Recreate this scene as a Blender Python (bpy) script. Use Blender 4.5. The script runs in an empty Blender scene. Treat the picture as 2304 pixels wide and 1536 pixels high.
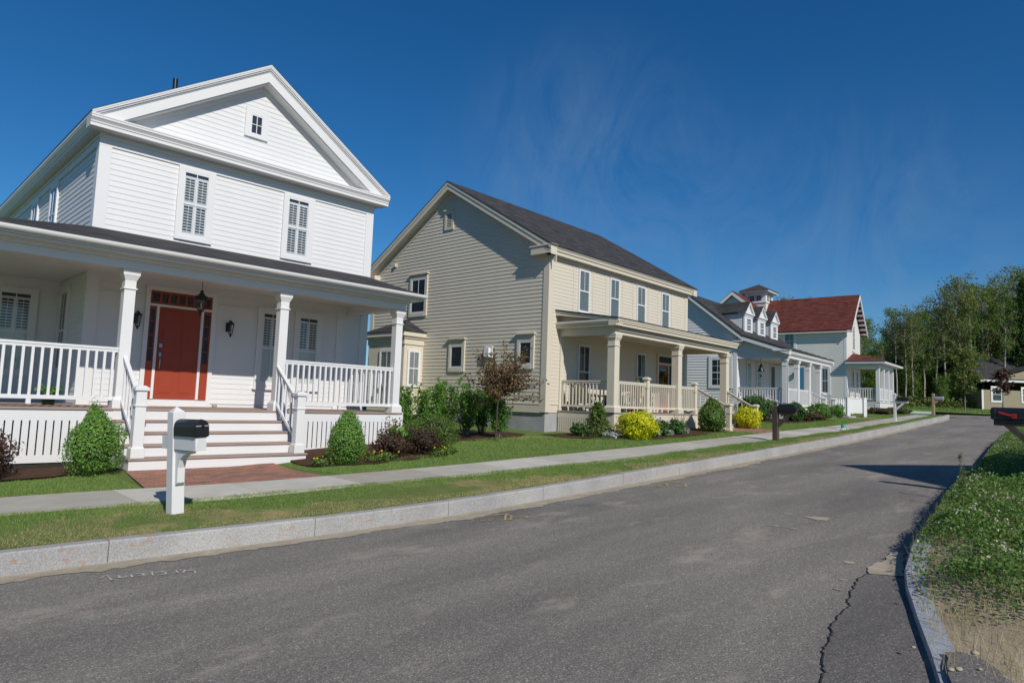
import bpy, math, random
import numpy as np
from mathutils import Vector, Matrix
R = math.radians
random.seed(7)
rng = np.random.RandomState(11)
scene = bpy.context.scene
col = scene.collection

# ------------------------------------------------------------------ street frame
A44 = R(44.0)
SX, SY = math.sin(A44), math.cos(A44)          # along the street
CX, CY = -math.cos(A44), math.sin(A44)         # across, towards the houses
def XY(s, c): return (s*SX + c*CX, s*SY + c*CY)
def SC(x, y): return (x*SX + y*SY, x*CX + y*CY)
def zs(s):
    s = np.asarray(s, float)
    return np.where(s < 52, -1.585 + .0425*s - .00022*s*s, .03 + .03*(s-52))
def UG(s, c):
    s=np.asarray(s,float); c=np.asarray(c,float)
    return zs(s) + .02*(np.minimum(c, 40) - 11) - .085*np.exp(-((s-5.9)/1.7)**2)*np.clip((c-10)/1.5,0,1)
def RO(s): return zs(s) - .278
def smooth_line(ps, pc, k=1.2):
    ps, pc = np.array(ps, float), np.array(pc, float)
    def f(s):
        s = np.asarray(s, float); t = 0
        for d in (-2, -1, 0, 1, 2):
            t = t + np.interp(s + d*k*.5, ps, pc)
        return t/5
    return f
c_kerb = smooth_line([-30,1.3,2.2,4.25,5.8,7.85,12,16.3,24,35,45,53,75],[8.6,7.97,7.68,7.27,7.1,7.0,7.05,7.16,7.48,8.35,9.4,10.3,12.6])
c_sf = smooth_line([-30,1.65,2.6,4.6,7.5,10.1,12.8,17,26,40,53,75],[10.6,9.93,9.58,9.2,8.77,8.48,8.28,8.28,8.3,9.4,11.0,13.6])
c_sb = smooth_line([-30,1.83,2.67,4.5,6,8.35,10.8,14.6,19.9,30,40,52,75],[11.9,11.16,10.84,10.35,10.05,9.75,9.66,9.5,9.55,9.72,10.6,11.9,14.6])
c_rk = smooth_line([-12,0,3,5,5.8,6.45,7,7.45,8.7,10.9,13.8,18,25.2,40,60,80],[-3.6,-.55,.45,1.04,1.3,1.53,1.69,1.84,1.99,2.23,2.58,2.88,3.63,4.9,6.4,7.6], .5)

# ------------------------------------------------------------------ helpers
OFF = [0.0, 0.0, 0.0]
class MB:
    def __init__(s): s.V=[]; s.F=[]; s.M=[]; s.S=[]
    def add(s, vs, fs, mi=0, sm=False):
        b=len(s.V); s.V += [(v[0]+OFF[0],v[1]+OFF[1],v[2]+OFF[2]) for v in vs]
        for f in fs: s.F.append([b+i for i in f]); s.M.append(mi); s.S.append(sm)
        return s
    def hexa(s, p, mi=0):
        return s.add(p, [(0,3,2,1),(4,5,6,7),(0,1,5,4),(1,2,6,5),(2,3,7,6),(3,0,4,7)], mi)
    def box(s, x0,x1,y0,y1,z0,z1, mi=0):
        return s.hexa([(x0,y0,z0),(x1,y0,z0),(x1,y1,z0),(x0,y1,z0),(x0,y0,z1),(x1,y0,z1),(x1,y1,z1),(x0,y1,z1)], mi)
    def pbox(s, P, a0,a1,z0,z1,o0,o1, mi=0):
        return s.hexa([P(a0,z0,o1),P(a1,z0,o1),P(a1,z0,o0),P(a0,z0,o0),P(a0,z1,o1),P(a1,z1,o1),P(a1,z1,o0),P(a0,z1,o0)], mi)
    def prism(s, prof, fn, t0, t1, mi=0):
        n=len(prof); vs=[fn(p,t0) for p in prof]+[fn(p,t1) for p in prof]
        fs=[(i,(i+1)%n,n+(i+1)%n,n+i) for i in range(n)]+[tuple(range(n))[::-1],tuple(range(n,2*n))]
        return s.add(vs, fs, mi)
    def ex_x(s, prof, x0,x1, mi=0): return s.prism(prof, lambda p,t:(t,p[0],p[1]), x0,x1, mi)
    def ex_y(s, prof, y0,y1, mi=0): return s.prism(prof, lambda p,t:(p[0],t,p[1]), y0,y1, mi)
    def ex_z(s, prof, z0,z1, mi=0): return s.prism(prof, lambda p,t:(p[0],p[1],t), z0,z1, mi)
    def beam(s, p0,p1,w,h, mi=0):
        p0,p1=Vector(p0),Vector(p1); d=p1-p0; n=Vector((-d.y,d.x,0)); n.normalize(); n*=w/2; u=Vector((0,0,h/2))
        return s.hexa([p0-n-u,p1-n-u,p1+n-u,p0+n-u,p0-n+u,p1-n+u,p1+n+u,p0+n+u], mi)
    def tube(s, pts, rs, n=8, mi=0, caps=True, sm=True):
        vs=[];fs=[]
        for k,p in enumerate(pts):
            p=Vector(p); a=Vector(pts[max(k-1,0)]); b=Vector(pts[min(k+1,len(pts)-1)]); d=(b-a).normalized()
            t=Vector((0,0,1)) if abs(d.z)<.9 else Vector((1,0,0)); e1=d.cross(t).normalized(); e2=d.cross(e1)
            for i in range(n):
                q=2*math.pi*i/n; vs.append(p+(e1*math.cos(q)+e2*math.sin(q))*rs[k])
        for k in range(len(pts)-1):
            for i in range(n): fs.append((k*n+i,k*n+(i+1)%n,(k+1)*n+(i+1)%n,(k+1)*n+i))
        s.add(vs,fs,mi,sm)
        if caps: s.add(vs[:n],[tuple(range(n))],mi); s.add(vs[-n:],[tuple(range(n))],mi)
        return s
    def lathe(s, c, prof, n=16, mi=0, sm=True):
        vs=[];fs=[]
        for r,z in prof:
            for i in range(n):
                q=2*math.pi*i/n; vs.append((c[0]+r*math.cos(q),c[1]+r*math.sin(q),c[2]+z))
        for k in range(len(prof)-1):
            for i in range(n): fs.append((k*n+i,k*n+(i+1)%n,(k+1)*n+(i+1)%n,(k+1)*n+i))
        return s.add(vs,fs,mi,sm)
    def frustum(s, x0,x1,y0,y1,z0, X0,X1,Y0,Y1,z1, mi=0):
        return s.hexa([(x0,y0,z0),(x1,y0,z0),(x1,y1,z0),(x0,y1,z0),(X0,Y0,z1),(X1,Y0,z1),(X1,Y1,z1),(X0,Y1,z1)], mi)
    def clap(s, P, rg, z0, z1, e=.12, t=.0135, mi=0):
        z=z0
        while z < z1-1e-3:
            zt=min(z+e,z1); b=rg(z+1e-4); a=rg(zt-1e-4)
            s.add([P(b[0],z,t),P(b[1],z,t),P(a[1],zt,.003),P(a[0],zt,.003),P(b[0],z,.001),P(b[1],z,.001)],[(0,1,2,3),(4,5,1,0)],mi)
            z=zt
        return s
    def build(s, name, mats, parent=None, bevel=0):
        me=bpy.data.meshes.new(name); me.from_pydata([tuple(v) for v in s.V],[],s.F)
        if not isinstance(mats,(list,tuple)): mats=[mats]
        for m in mats: me.materials.append(m)
        me.polygons.foreach_set('material_index', s.M); me.polygons.foreach_set('use_smooth', s.S)
        me.update()
        uv=me.uv_layers.new(name='UVMap'); co=[None]*len(me.loops)
        for p in me.polygons:
            n=p.normal; u=Vector((-n.y,n.x,0))
            u = u.normalized() if u.length>1e-4 else Vector((1,0,0))
            v=n.cross(u)
            for li in p.loop_indices:
                q=me.vertices[me.loops[li].vertex_index].co; co[li]=(q.dot(u),q.dot(v))
        uv.data.foreach_set('uv',[x for t in co for x in t])
        o=bpy.data.objects.new(name, me); col.objects.link(o)
        if parent: o.parent=parent
        if bevel:
            md=o.modifiers.new('edge','BEVEL'); md.width=bevel; md.segments=1; md.limit_method='ANGLE'
        return o
def tag(o, label=None, cat=None, group=None, kind=None):
    for k,v in (('label',label),('category',cat),('group',group),('kind',kind)):
        if v: o[k]=v
    return o
def thing(name, label, cat, loc=(0,0,0), rz=0, group=None):
    o=bpy.data.objects.new(name,None); o.empty_display_size=.1; col.objects.link(o); o.location=loc; o.rotation_euler=(0,0,rz)
    return tag(o,label,cat,group)
def copy_tree(o, parent=None):
    c=o.copy(); col.objects.link(c)
    if parent: c.parent=parent
    for ch in list(o.children): copy_tree(ch, c)
    return c
def npmesh(name, V, k, mat, parent=None, uv=None, mats=None, mi=None, smooth=False):
    """V: (n*k,3) unshared k-gons"""
    V=np.asarray(V,np.float32); n=len(V)//k
    me=bpy.data.meshes.new(name); me.vertices.add(len(V)); me.vertices.foreach_set('co',V.ravel())
    me.loops.add(len(V)); me.loops.foreach_set('vertex_index',np.arange(len(V),dtype=np.int32))
    me.polygons.add(n); me.polygons.foreach_set('loop_start',np.arange(0,len(V),k,dtype=np.int32))
    me.update(calc_edges=True)
    for m in (mats or [mat]): me.materials.append(m)
    if mi is not None: me.polygons.foreach_set('material_index',np.asarray(mi,np.int32))
    o=bpy.data.objects.new(name,me); col.objects.link(o)
    if parent: o.parent=parent
    return o
def sheet(name, svals, cfuns, zfun, mat, kind='structure'):
    """grid in (s,c): cfuns list of functions/constant of s; UV = (s,c) metres"""
    V=[];UVs=[];F=[]
    svals=np.asarray(svals,float); C=[np.broadcast_to(np.asarray(f(svals) if callable(f) else f,float),svals.shape) for f in cfuns]
    nc=len(C)
    for i,s in enumerate(svals):
        for j in range(nc):
            c=float(C[j][i]); x,y=XY(s,c); V.append((x,y,float(zfun(s,c,j)))); UVs.append((s,c))
    for i in range(len(svals)-1):
        for j in range(nc-1): F.append((i*nc+j,(i+1)*nc+j,(i+1)*nc+j+1,i*nc+j+1))
    me=bpy.data.meshes.new(name); me.from_pydata(V,[],F); me.materials.append(mat)
    uv=me.uv_layers.new(name='UVMap'); d=[]
    for l in me.loops: d += UVs[l.vertex_index]
    uv.data.foreach_set('uv',d)
    me.polygons.foreach_set('use_smooth',[name not in('sidewalk',)]*len(F))
    o=bpy.data.objects.new(name,me); col.objects.link(o)
    if kind: o['kind']=kind
    return o

# ------------------------------------------------------------------ materials
def NT(name):
    m=bpy.data.materials.new(name); m.use_nodes=True; nt=m.node_tree; nt.nodes.clear()
    o=nt.nodes.new('ShaderNodeOutputMaterial'); return m,nt,o
def nd(nt,t,**k):
    n=nt.nodes.new('ShaderNode'+t)
    for a,b in k.items():
        if a in n.inputs: n.inputs[a].default_value=b
        else: setattr(n,a,b)
    return n
def ramp(nt,stops,interp='LINEAR'):
    r=nt.nodes.new('ShaderNodeValToRGB'); r.color_ramp.interpolation=interp
    e=r.color_ramp.elements
    while len(e)<len(stops): e.new(.5)
    for i,(p,c) in enumerate(stops):
        e[i].position=p; e[i].color=(*c,1) if len(c)==3 else c
    return r
def mixc(nt,f,a,b,mode='MIX'):
    m=nt.nodes.new('ShaderNodeMix'); m.data_type='RGBA'; m.blend_type=mode
    for sock,v in ((m.inputs[0],f),(m.inputs[6],a),(m.inputs[7],b)):
        if hasattr(v,'links') or hasattr(v,'is_linked'): nt.links.new(v,sock)
        elif isinstance(v,(int,float)): sock.default_value=v
        else: sock.default_value=(*v,1)
    return m.outputs[2]
def paint(name, c, rough=.5, var=.06, scale=1.3, bump=.0, spec=.4, streak=False, metal=0):
    m,nt,o=NT(name); b=nd(nt,'BsdfPrincipled',Roughness=rough,Metallic=metal); b.inputs['Specular IOR Level'].default_value=spec
    tc=nd(nt,'TexCoord'); src=tc.outputs['Object']
    mp=nd(nt,'Mapping'); nt.links.new(src,mp.inputs[0]); mp.inputs['Scale'].default_value=(1,1,.25) if streak else (1,1,1)
    n=nd(nt,'TexNoise',Scale=scale,Detail=6.0,Roughness=.65); nt.links.new(mp.outputs[0],n.inputs['Vector'])
    lo=[x*(1-var) for x in c]; hi=[min(1,x*(1+var*.5)) for x in c]
    r=ramp(nt,[(.3,lo),(.7,hi)]); nt.links.new(n.outputs['Fac'],r.inputs[0]); nt.links.new(r.outputs[0],b.inputs['Base Color'])
    if bump:
        n2=nd(nt,'TexNoise',Scale=60.0,Detail=4.0); nt.links.new(src,n2.inputs['Vector'])
        bp=nd(nt,'Bump',Strength=bump,Distance=.01); nt.links.new(n2.outputs['Fac'],bp.inputs['Height']); nt.links.new(bp.outputs[0],b.inputs['Normal'])
    nt.links.new(b.outputs[0],o.inputs[0]); return m
def shingle(name, a, bcol, rough=.9):
    m,nt,o=NT(name); b=nd(nt,'BsdfPrincipled',Roughness=rough); b.inputs['Specular IOR Level'].default_value=.15
    tc=nd(nt,'TexCoord'); br=nd(nt,'TexBrick',Scale=1.0,offset=.37); br.inputs['Brick Width'].default_value=.33; br.inputs['Row Height'].default_value=.14
    br.inputs['Mortar Size'].default_value=.006; br.inputs['Color1'].default_value=(*a,1); br.inputs['Color2'].default_value=(*bcol,1); br.inputs['Mortar'].default_value=(*[x*.45 for x in a],1)
    nt.links.new(tc.outputs['UV'],br.inputs['Vector'])
    mp=nd(nt,'Mapping'); mp.inputs['Scale'].default_value=(.9,3.2,1); nt.links.new(tc.outputs['UV'],mp.inputs[0])
    n=nd(nt,'TexNoise',Scale=1.4,Detail=8.0,Roughness=.7); nt.links.new(mp.outputs[0],n.inputs['Vector'])
    r=ramp(nt,[(.3,(.5,.5,.5)),(.72,(1.4,1.4,1.4))]); nt.links.new(n.outputs['Fac'],r.inputs[0])
    nt.links.new(mixc(nt,1.0,br.outputs[0],r.outputs[0],'MULTIPLY'),b.inputs['Base Color'])
    n2=nd(nt,'TexNoise',Scale=120.0,Detail=3.0); nt.links.new(tc.outputs['Object'],n2.inputs['Vector'])
    bp=nd(nt,'Bump',Strength=.5,Distance=.01); nt.links.new(n2.outputs['Fac'],bp.inputs['Height']); nt.links.new(bp.outputs[0],b.inputs['Normal'])
    nt.links.new(b.outputs[0],o.inputs[0]); return m
def glass(name, tint=(.97,.98,.98), base=.028):
    m,nt,o=NT(name); g=nd(nt,'BsdfGlossy',Roughness=.015); t=nd(nt,'BsdfTransparent'); t.inputs[0].default_value=(*tint,1)
    fr=nd(nt,'LayerWeight',Blend=.5); pw=nd(nt,'Math',operation='POWER'); pw.inputs[1].default_value=4.0; nt.links.new(fr.outputs['Facing'],pw.inputs[0]); ad=nd(nt,'Math',operation='MULTIPLY_ADD'); ad.inputs[1].default_value=.55; ad.inputs[2].default_value=base; nt.links.new(pw.outputs[0],ad.inputs[0])
    tc=nd(nt,'TexCoord'); n=nd(nt,'TexNoise',Scale=1.1,Detail=1.0); nt.links.new(tc.outputs['Object'],n.inputs['Vector'])
    bp=nd(nt,'Bump',Strength=.06,Distance=.05); nt.links.new(n.outputs['Fac'],bp.inputs['Height']); nt.links.new(bp.outputs[0],g.inputs['Normal'])
    mx=nd(nt,'MixShader'); nt.links.new(ad.outputs[0],mx.inputs[0]); nt.links.new(t.outputs[0],mx.inputs[1]); nt.links.new(g.outputs[0],mx.inputs[2]); nt.links.new(mx.outputs[0],o.inputs[0]); return m
def leafm(name, stops, trans=.35, rough=.55):
    m,nt,o=NT(name); ge=nd(nt,'NewGeometry'); r=ramp(nt,stops); nt.links.new(ge.outputs['Random Per Island'],r.inputs[0])
    b=nd(nt,'BsdfPrincipled',Roughness=rough); b.inputs['Specular IOR Level'].default_value=.25; nt.links.new(r.outputs[0],b.inputs['Base Color'])
    t=nd(nt,'BsdfTranslucent'); nt.links.new(mixc(nt,1.0,r.outputs[0],(1.2,1.25,.6),'MULTIPLY'),t.inputs[0])
    mx=nd(nt,'MixShader'); mx.inputs[0].default_value=trans; nt.links.new(b.outputs[0],mx.inputs[1]); nt.links.new(t.outputs[0],mx.inputs[2]); nt.links.new(mx.outputs[0],o.inputs[0]); return m

M={}
M['white']=paint('white_paint',(.675,.67,.665),.45,.03,.8)
M['whitesid']=paint('white_siding',(.675,.67,.67),.5,.04,.7,streak=True)
M['tan']=paint('tan_siding',(.60,.545,.445),.55,.05,.8,streak=True)
M['tantrim']=paint('tan_trim',(.60,.545,.44),.5,.04)
M['cream']=paint('cream_siding',(.68,.66,.60),.5,.04,.8,streak=True)
M['mustard']=paint('mustard_siding',(.27,.23,.145),.6,.05)
M['red']=paint('red_door_paint',(.30,.050,.024),.35,.05)
M['orangered']=paint('orange_paint',(.62,.13,.035),.5,.05)
M['blue']=paint('blue_door_paint',(.06,.20,.34),.4,.05)
M['navy']=paint('navy_door_paint',(.02,.025,.045),.4,.05)
M['deck']=paint('deck_board',(.32,.235,.195),.7,.12,4)
M['tandeck']=paint('tan_deck_board',(.30,.27,.22),.7,.12,4)
M['black']=paint('black_metal',(.012,.012,.014),.35,.2,3,spec=.5)
M['blackbox']=paint('black_mailbox_paint',(.012,.012,.014),.4,.25,6,spec=.5)
M['silver']=paint('silver_metal',(.62,.62,.62),.35,.1,6,metal=.6)
M['chrome']=paint('brushed_nickel',(.55,.55,.55),.25,.1,6,metal=1)
M['dark']=paint('painted_dark_room',(.016,.024,.038),.6,.2)  # blue-black for flat boards behind glass, painted as an unlit room
M['dark2']=paint('painted_dim_room',(.03,.035,.04),.7,.3)  # lighter backing colour, room dimness painted on a flat board
M['gap']=paint('painted_gap_shade',(.03,.026,.024),.9,.2)  # near-black colour painted for the shade under porches and behind vent slats
M['blind']=paint('grey_green_blind',(.20,.235,.225),.6,.05)
M['frost']=paint('pale_blind',(.52,.56,.53),.6,.05)
M['curtain']=paint('grey_curtain',(.22,.24,.24),.8,.25,9)
M['shutter']=paint('shutter_white',(.62,.63,.63),.5,.04)
M['conc']=paint('foundation_concrete',(.33,.335,.34),.9,.18,1.8,.15)
M['roof']=shingle('charcoal_shingle',(.066,.063,.064),(.040,.039,.042))
M['roofbrown']=shingle('brown_shingle',(.085,.065,.052),(.06,.047,.042))
M['roofred']=shingle('red_shingle',(.165,.048,.036),(.10,.033,.028))
M['wood']=paint('weathered_wood',(.15,.115,.085),.85,.35,7,.2,streak=True)
M['darkwood']=paint('dark_weathered_wood',(.085,.065,.052),.85,.4,7,.2,streak=True)
M['palewood']=paint('pale_new_wood',(.42,.31,.20),.8,.25,7,.1,streak=True)
M['glass']=glass('window_glass')
M['terracotta']=paint('orange_pot',(.55,.17,.06),.7,.15,4)
M['green']=paint('dark_green_paint',(.015,.045,.035),.5,.15)
M['teal']=paint('teal_plastic',(.05,.30,.24),.4,.1)
M['bark']=paint('grey_brown_bark',(.17,.14,.115),.9,.4,9,.3,streak=True)
M['palebark']=paint('pale_bark',(.33,.29,.25),.9,.4,5,.3,streak=True)
M['darkbark']=paint('dark_bark',(.07,.05,.04),.9,.4,9,.3,streak=True)
M['stone']=paint('field_stone',(.36,.31,.24),.85,.25,9,.3)

def brick_mat():
    m,nt,o=NT('brick_paver'); b=nd(nt,'BsdfPrincipled',Roughness=.85)
    tc=nd(nt,'TexCoord'); br=nd(nt,'TexBrick',Scale=1.0,offset=.5); br.inputs['Brick Width'].default_value=.2; br.inputs['Row Height'].default_value=.1; br.inputs['Mortar Size'].default_value=.008
    br.inputs['Color1'].default_value=(.46,.19,.115,1); br.inputs['Color2'].default_value=(.22,.125,.095,1); br.inputs['Mortar'].default_value=(.14,.10,.075,1)
    nt.links.new(tc.outputs['UV'],br.inputs['Vector'])
    n=nd(nt,'TexNoise',Scale=3.0,Detail=6.0); nt.links.new(tc.outputs['UV'],n.inputs['Vector']); r=ramp(nt,[(.3,(.8,.8,.8)),(.7,(1.15,1.15,1.1))]); nt.links.new(n.outputs['Fac'],r.inputs[0])
    nt.links.new(mixc(nt,1.0,br.outputs[0],r.outputs[0],'MULTIPLY'),b.inputs['Base Color']); nt.links.new(b.outputs[0],o.inputs[0]); return m
M['brick']=brick_mat()
def asphalt_mat(name, base, worn=True):
    m,nt,o=NT(name); b=nd(nt,'BsdfPrincipled',Roughness=.85); b.inputs['Specular IOR Level'].default_value=.25
    tc=nd(nt,'TexCoord'); U=tc.outputs['UV']
    g=nd(nt,'TexNoise',Scale=95.0,Detail=3.0,Roughness=.7); nt.links.new(U,g.inputs['Vector'])
    r1=ramp(nt,[(.34,[x*.55 for x in base]),(.5,base),(.62,[x*1.4 for x in base]),(.72,[min(.6,x*2.4) for x in base])]); nt.links.new(g.outputs['Fac'],r1.inputs[0])
    vo=nd(nt,'TexVoronoi',Scale=85.0); nt.links.new(U,vo.inputs['Vector']); sv_=nd(nt,'SeparateColor'); nt.links.new(vo.outputs['Color'],sv_.inputs[0]); rv=ramp(nt,[(0,(.68,.68,.68)),(.6,(.96,.96,.96)),(.9,(1.2,1.2,1.2)),(1,(1.7,1.66,1.6))]); nt.links.new(sv_.outputs[0],rv.inputs[0])
    c=mixc(nt,1.0,r1.outputs[0],rv.outputs[0],'MULTIPLY')
    mp=nd(nt,'Mapping'); mp.inputs['Scale'].default_value=(.22,1.1,1); nt.links.new(U,mp.inputs[0])
    l=nd(nt,'TexNoise',Scale=.9,Detail=7.0,Roughness=.62); nt.links.new(mp.outputs[0],l.inputs['Vector'])
    r2=ramp(nt,[(.3,(.70,.70,.71)),(.7,(1.26,1.24,1.20))]); nt.links.new(l.outputs['Fac'],r2.inputs[0]); c=mixc(nt,1.0,c,r2.outputs[0],'MULTIPLY')
    if worn:
        w=nd(nt,'TexNoise',Scale=.75,Detail=9.0,Roughness=.74); mp2=nd(nt,'Mapping'); mp2.inputs['Scale'].default_value=(.8,1.6,1); mp2.inputs['Location'].default_value=(3.3,7.1,0); nt.links.new(U,mp2.inputs[0]); nt.links.new(mp2.outputs[0],w.inputs['Vector'])
        r3=ramp(nt,[(.55,(0,0,0)),(.66,(1,1,1))]); nt.links.new(w.outputs['Fac'],r3.inputs[0]); c=mixc(nt,mulf(nt,r3.outputs[0],.6),c,(.37,.325,.265))
    nt.links.new(c,b.inputs['Base Color'])
    bp=nd(nt,'Bump',Strength=.6,Distance=.008); nt.links.new(g.outputs['Fac'],bp.inputs['Height']); nt.links.new(bp.outputs[0],b.inputs['Normal'])
    nt.links.new(b.outputs[0],o.inputs[0]); return m
def mulf(nt,a,k):
    n=nd(nt,'Math',operation='MULTIPLY'); nt.links.new(a,n.inputs[0]); n.inputs[1].default_value=k; return n.outputs[0]
M['asphalt']=asphalt_mat('old_asphalt',(.205,.187,.167))
M['asphalt2']=asphalt_mat('patch_asphalt',(.158,.146,.136),False)
def ground_mat(name, ca, cb, cc=None, scale=1.2, gran=40.0, thr=.55, bump=.4):
    m,nt,o=NT(name); b=nd(nt,'BsdfPrincipled',Roughness=.95); b.inputs['Specular IOR Level'].default_value=.1
    tc=nd(nt,'TexCoord'); U=tc.outputs['UV']; n=nd(nt,'TexNoise',Scale=scale,Detail=8.0,Roughness=.7); nt.links.new(U,n.inputs['Vector'])
    r=ramp(nt,[(.3,ca),(.7,cb)]); nt.links.new(n.outputs['Fac'],r.inputs[0]); c=r.outputs[0]
    if cc:
        n3=nd(nt,'TexNoise',Scale=scale*.6,Detail=6.0,Roughness=.7); mp=nd(nt,'Mapping'); mp.inputs['Location'].default_value=(5,9,2); nt.links.new(U,mp.inputs[0]); nt.links.new(mp.outputs[0],n3.inputs['Vector'])
        r3=ramp(nt,[(thr,(0,0,0)),(thr+.12,(1,1,1))]); nt.links.new(n3.outputs['Fac'],r3.inputs[0]); c=mixc(nt,r3.outputs[0],c,cc)
    g=nd(nt,'TexNoise',Scale=gran,Detail=4.0,Roughness=.7); nt.links.new(U,g.inputs['Vector']); rg=ramp(nt,[(.25,(.6,.6,.6)),(.75,(1.35,1.35,1.35))]); nt.links.new(g.outputs['Fac'],rg.inputs[0])
    nt.links.new(mixc(nt,1.0,c,rg.outputs[0],'MULTIPLY'),b.inputs['Base Color'])
    bp=nd(nt,'Bump',Strength=bump,Distance=.03); nt.links.new(g.outputs['Fac'],bp.inputs['Height']); nt.links.new(bp.outputs[0],b.inputs['Normal'])
    nt.links.new(b.outputs[0],o.inputs[0]); return m
M['lawn']=ground_mat('lawn_soil',(.085,.14,.035),(.14,.19,.055),(.25,.20,.09),.9,30.0,.62)
M['verge']=ground_mat('verge_soil',(.09,.13,.035),(.15,.18,.055),(.30,.24,.12),1.0,34.0,.5)
M['sand']=ground_mat('sand_grit',(.30,.255,.19),(.46,.405,.315),None,4.0,90.0)
M['soil']=ground_mat('sandy_soil',(.27,.215,.15),(.42,.35,.26),(.12,.10,.05),1.2,60.0,.6)
M['mulch']=ground_mat('bark_mulch',(.05,.027,.018),(.10,.055,.035),None,6.0,70.0)
def concrete_mat():
    m,nt,o=NT('sidewalk_concrete'); b=nd(nt,'BsdfPrincipled',Roughness=.9); b.inputs['Specular IOR Level'].default_value=.2
    tc=nd(nt,'TexCoord'); sp=nd(nt,'SeparateXYZ'); nt.links.new(tc.outputs['UV'],sp.inputs[0])
    d=nd(nt,'Math',operation='DIVIDE'); d.inputs[1].default_value=1.52; nt.links.new(sp.outputs[0],d.inputs[0])
    fl=nd(nt,'Math',operation='FLOOR'); nt.links.new(d.outputs[0],fl.inputs[0]); wn=nd(nt,'TexWhiteNoise',noise_dimensions='1D'); nt.links.new(fl.outputs[0],wn.inputs['W'])
    r=ramp(nt,[(0,(.38,.35,.295)),(.5,(.425,.40,.34)),(1,(.54,.51,.45))]); nt.links.new(wn.outputs['Value'],r.inputs[0])
    fr=nd(nt,'Math',operation='FRACT'); nt.links.new(d.outputs[0],fr.inputs[0]); lt=nd(nt,'Math',operation='LESS_THAN'); lt.inputs[1].default_value=.006; nt.links.new(fr.outputs[0],lt.inputs[0])
    n=nd(nt,'TexNoise',Scale=2.2,Detail=9.0,Roughness=.7); nt.links.new(tc.outputs['UV'],n.inputs['Vector']); rn=ramp(nt,[(.3,(.84,.84,.83)),(.7,(1.1,1.1,1.09))]); nt.links.new(n.outputs['Fac'],rn.inputs[0])
    c=mixc(nt,1.0,r.outputs[0],rn.outputs[0],'MULTIPLY'); c=mixc(nt,mulf(nt,lt.outputs[0],.6),c,(.14,.13,.11))
    nt.links.new(c,b.inputs['Base Color']); g=nd(nt,'TexNoise',Scale=150.0,Detail=3.0); nt.links.new(tc.outputs['UV'],g.inputs['Vector'])
    bp=nd(nt,'Bump',Strength=.2,Distance=.005); nt.links.new(g.outputs['Fac'],bp.inputs['Height']); nt.links.new(bp.outputs[0],b.inputs['Normal']); nt.links.new(b.outputs[0],o.inputs[0]); return m
M['concrete']=concrete_mat()
def granite_mat(name, base, rust=True):
    m,nt,o=NT(name); b=nd(nt,'BsdfPrincipled',Roughness=.8); b.inputs['Specular IOR Level'].default_value=.25
    tc=nd(nt,'TexCoord'); O=tc.outputs['Object']
    g=nd(nt,'TexNoise',Scale=70.0,Detail=4.0,Roughness=.75); nt.links.new(O,g.inputs['Vector']); r=ramp(nt,[(.3,[x*.62 for x in base]),(.5,base),(.72,[min(1,x*1.45) for x in base])]); nt.links.new(g.outputs['Fac'],r.inputs[0])
    l=nd(nt,'TexNoise',Scale=1.6,Detail=6.0); nt.links.new(O,l.inputs['Vector']); rl=ramp(nt,[(.3,(.85,.85,.87)),(.7,(1.12,1.12,1.1))]); nt.links.new(l.outputs['Fac'],rl.inputs[0])
    c=mixc(nt,1.0,r.outputs[0],rl.outputs[0],'MULTIPLY')
    if rust:
        mp=nd(nt,'Mapping'); mp.inputs['Scale'].default_value=(1,1,2.2); nt.links.new(O,mp.inputs[0])
        a=nd(nt,'TexNoise',Scale=9.0,Detail=5.0,Roughness=.7); nt.links.new(mp.outputs[0],a.inputs['Vector']); ra=ramp(nt,[(.56,(0,0,0)),(.64,(1,1,1))]); nt.links.new(a.outputs['Fac'],ra.inputs[0])
        bb=nd(nt,'TexNoise',Scale=.45,Detail=2.0); nt.links.new(O,bb.inputs['Vector']); rb=ramp(nt,[(.44,(0,0,0)),(.52,(1,1,1))]); nt.links.new(bb.outputs['Fac'],rb.inputs[0])
        mm=nd(nt,'Math',operation='MULTIPLY'); nt.links.new(ra.outputs[0],mm.inputs[0]); nt.links.new(rb.outputs[0],mm.inputs[1]); c=mixc(nt,mulf(nt,mm.outputs[0],.7),c,(.34,.19,.09))
    nt.links.new(c,b.inputs['Base Color']); bp=nd(nt,'Bump',Strength=.35,Distance=.01); nt.links.new(g.outputs['Fac'],bp.inputs['Height']); nt.links.new(bp.outputs[0],b.inputs['Normal']); nt.links.new(b.outputs[0],o.inputs[0]); return m
M['granite']=granite_mat('granite_kerb',(.335,.33,.32))
M['granite2']=granite_mat('blue_grey_granite',(.31,.325,.36),False)
M['grass']=leafm('grass_blade',[(0,(.10,.19,.04)),(.45,(.16,.28,.06)),(.82,(.24,.36,.09)),(.95,(.34,.36,.14)),(1,(.42,.36,.18))],.3,.6)
M['drygrass']=leafm('dry_grass_blade',[(0,(.20,.22,.06)),(.22,(.34,.30,.13)),(.6,(.47,.385,.21)),(1,(.56,.47,.29))],.3,.7)
M['boxwood']=leafm('boxwood_leaf',[(0,(.07,.18,.038)),(.5,(.14,.30,.06)),(.85,(.22,.38,.07)),(1,(.32,.38,.05))],.25)
M['barberry']=leafm('barberry_leaf',[(0,(.04,.022,.018)),(.6,(.085,.042,.034)),(1,(.14,.08,.055))],.25)
M['plum']=leafm('plum_leaf',[(0,(.075,.045,.022)),(.5,(.16,.10,.05)),(.85,(.22,.14,.07)),(1,(.19,.17,.06))],.3)
M['hedgeleaf']=leafm('hedge_leaf',[(0,(.05,.14,.022)),(.5,(.11,.25,.04)),(1,(.21,.36,.06))],.35)
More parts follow.
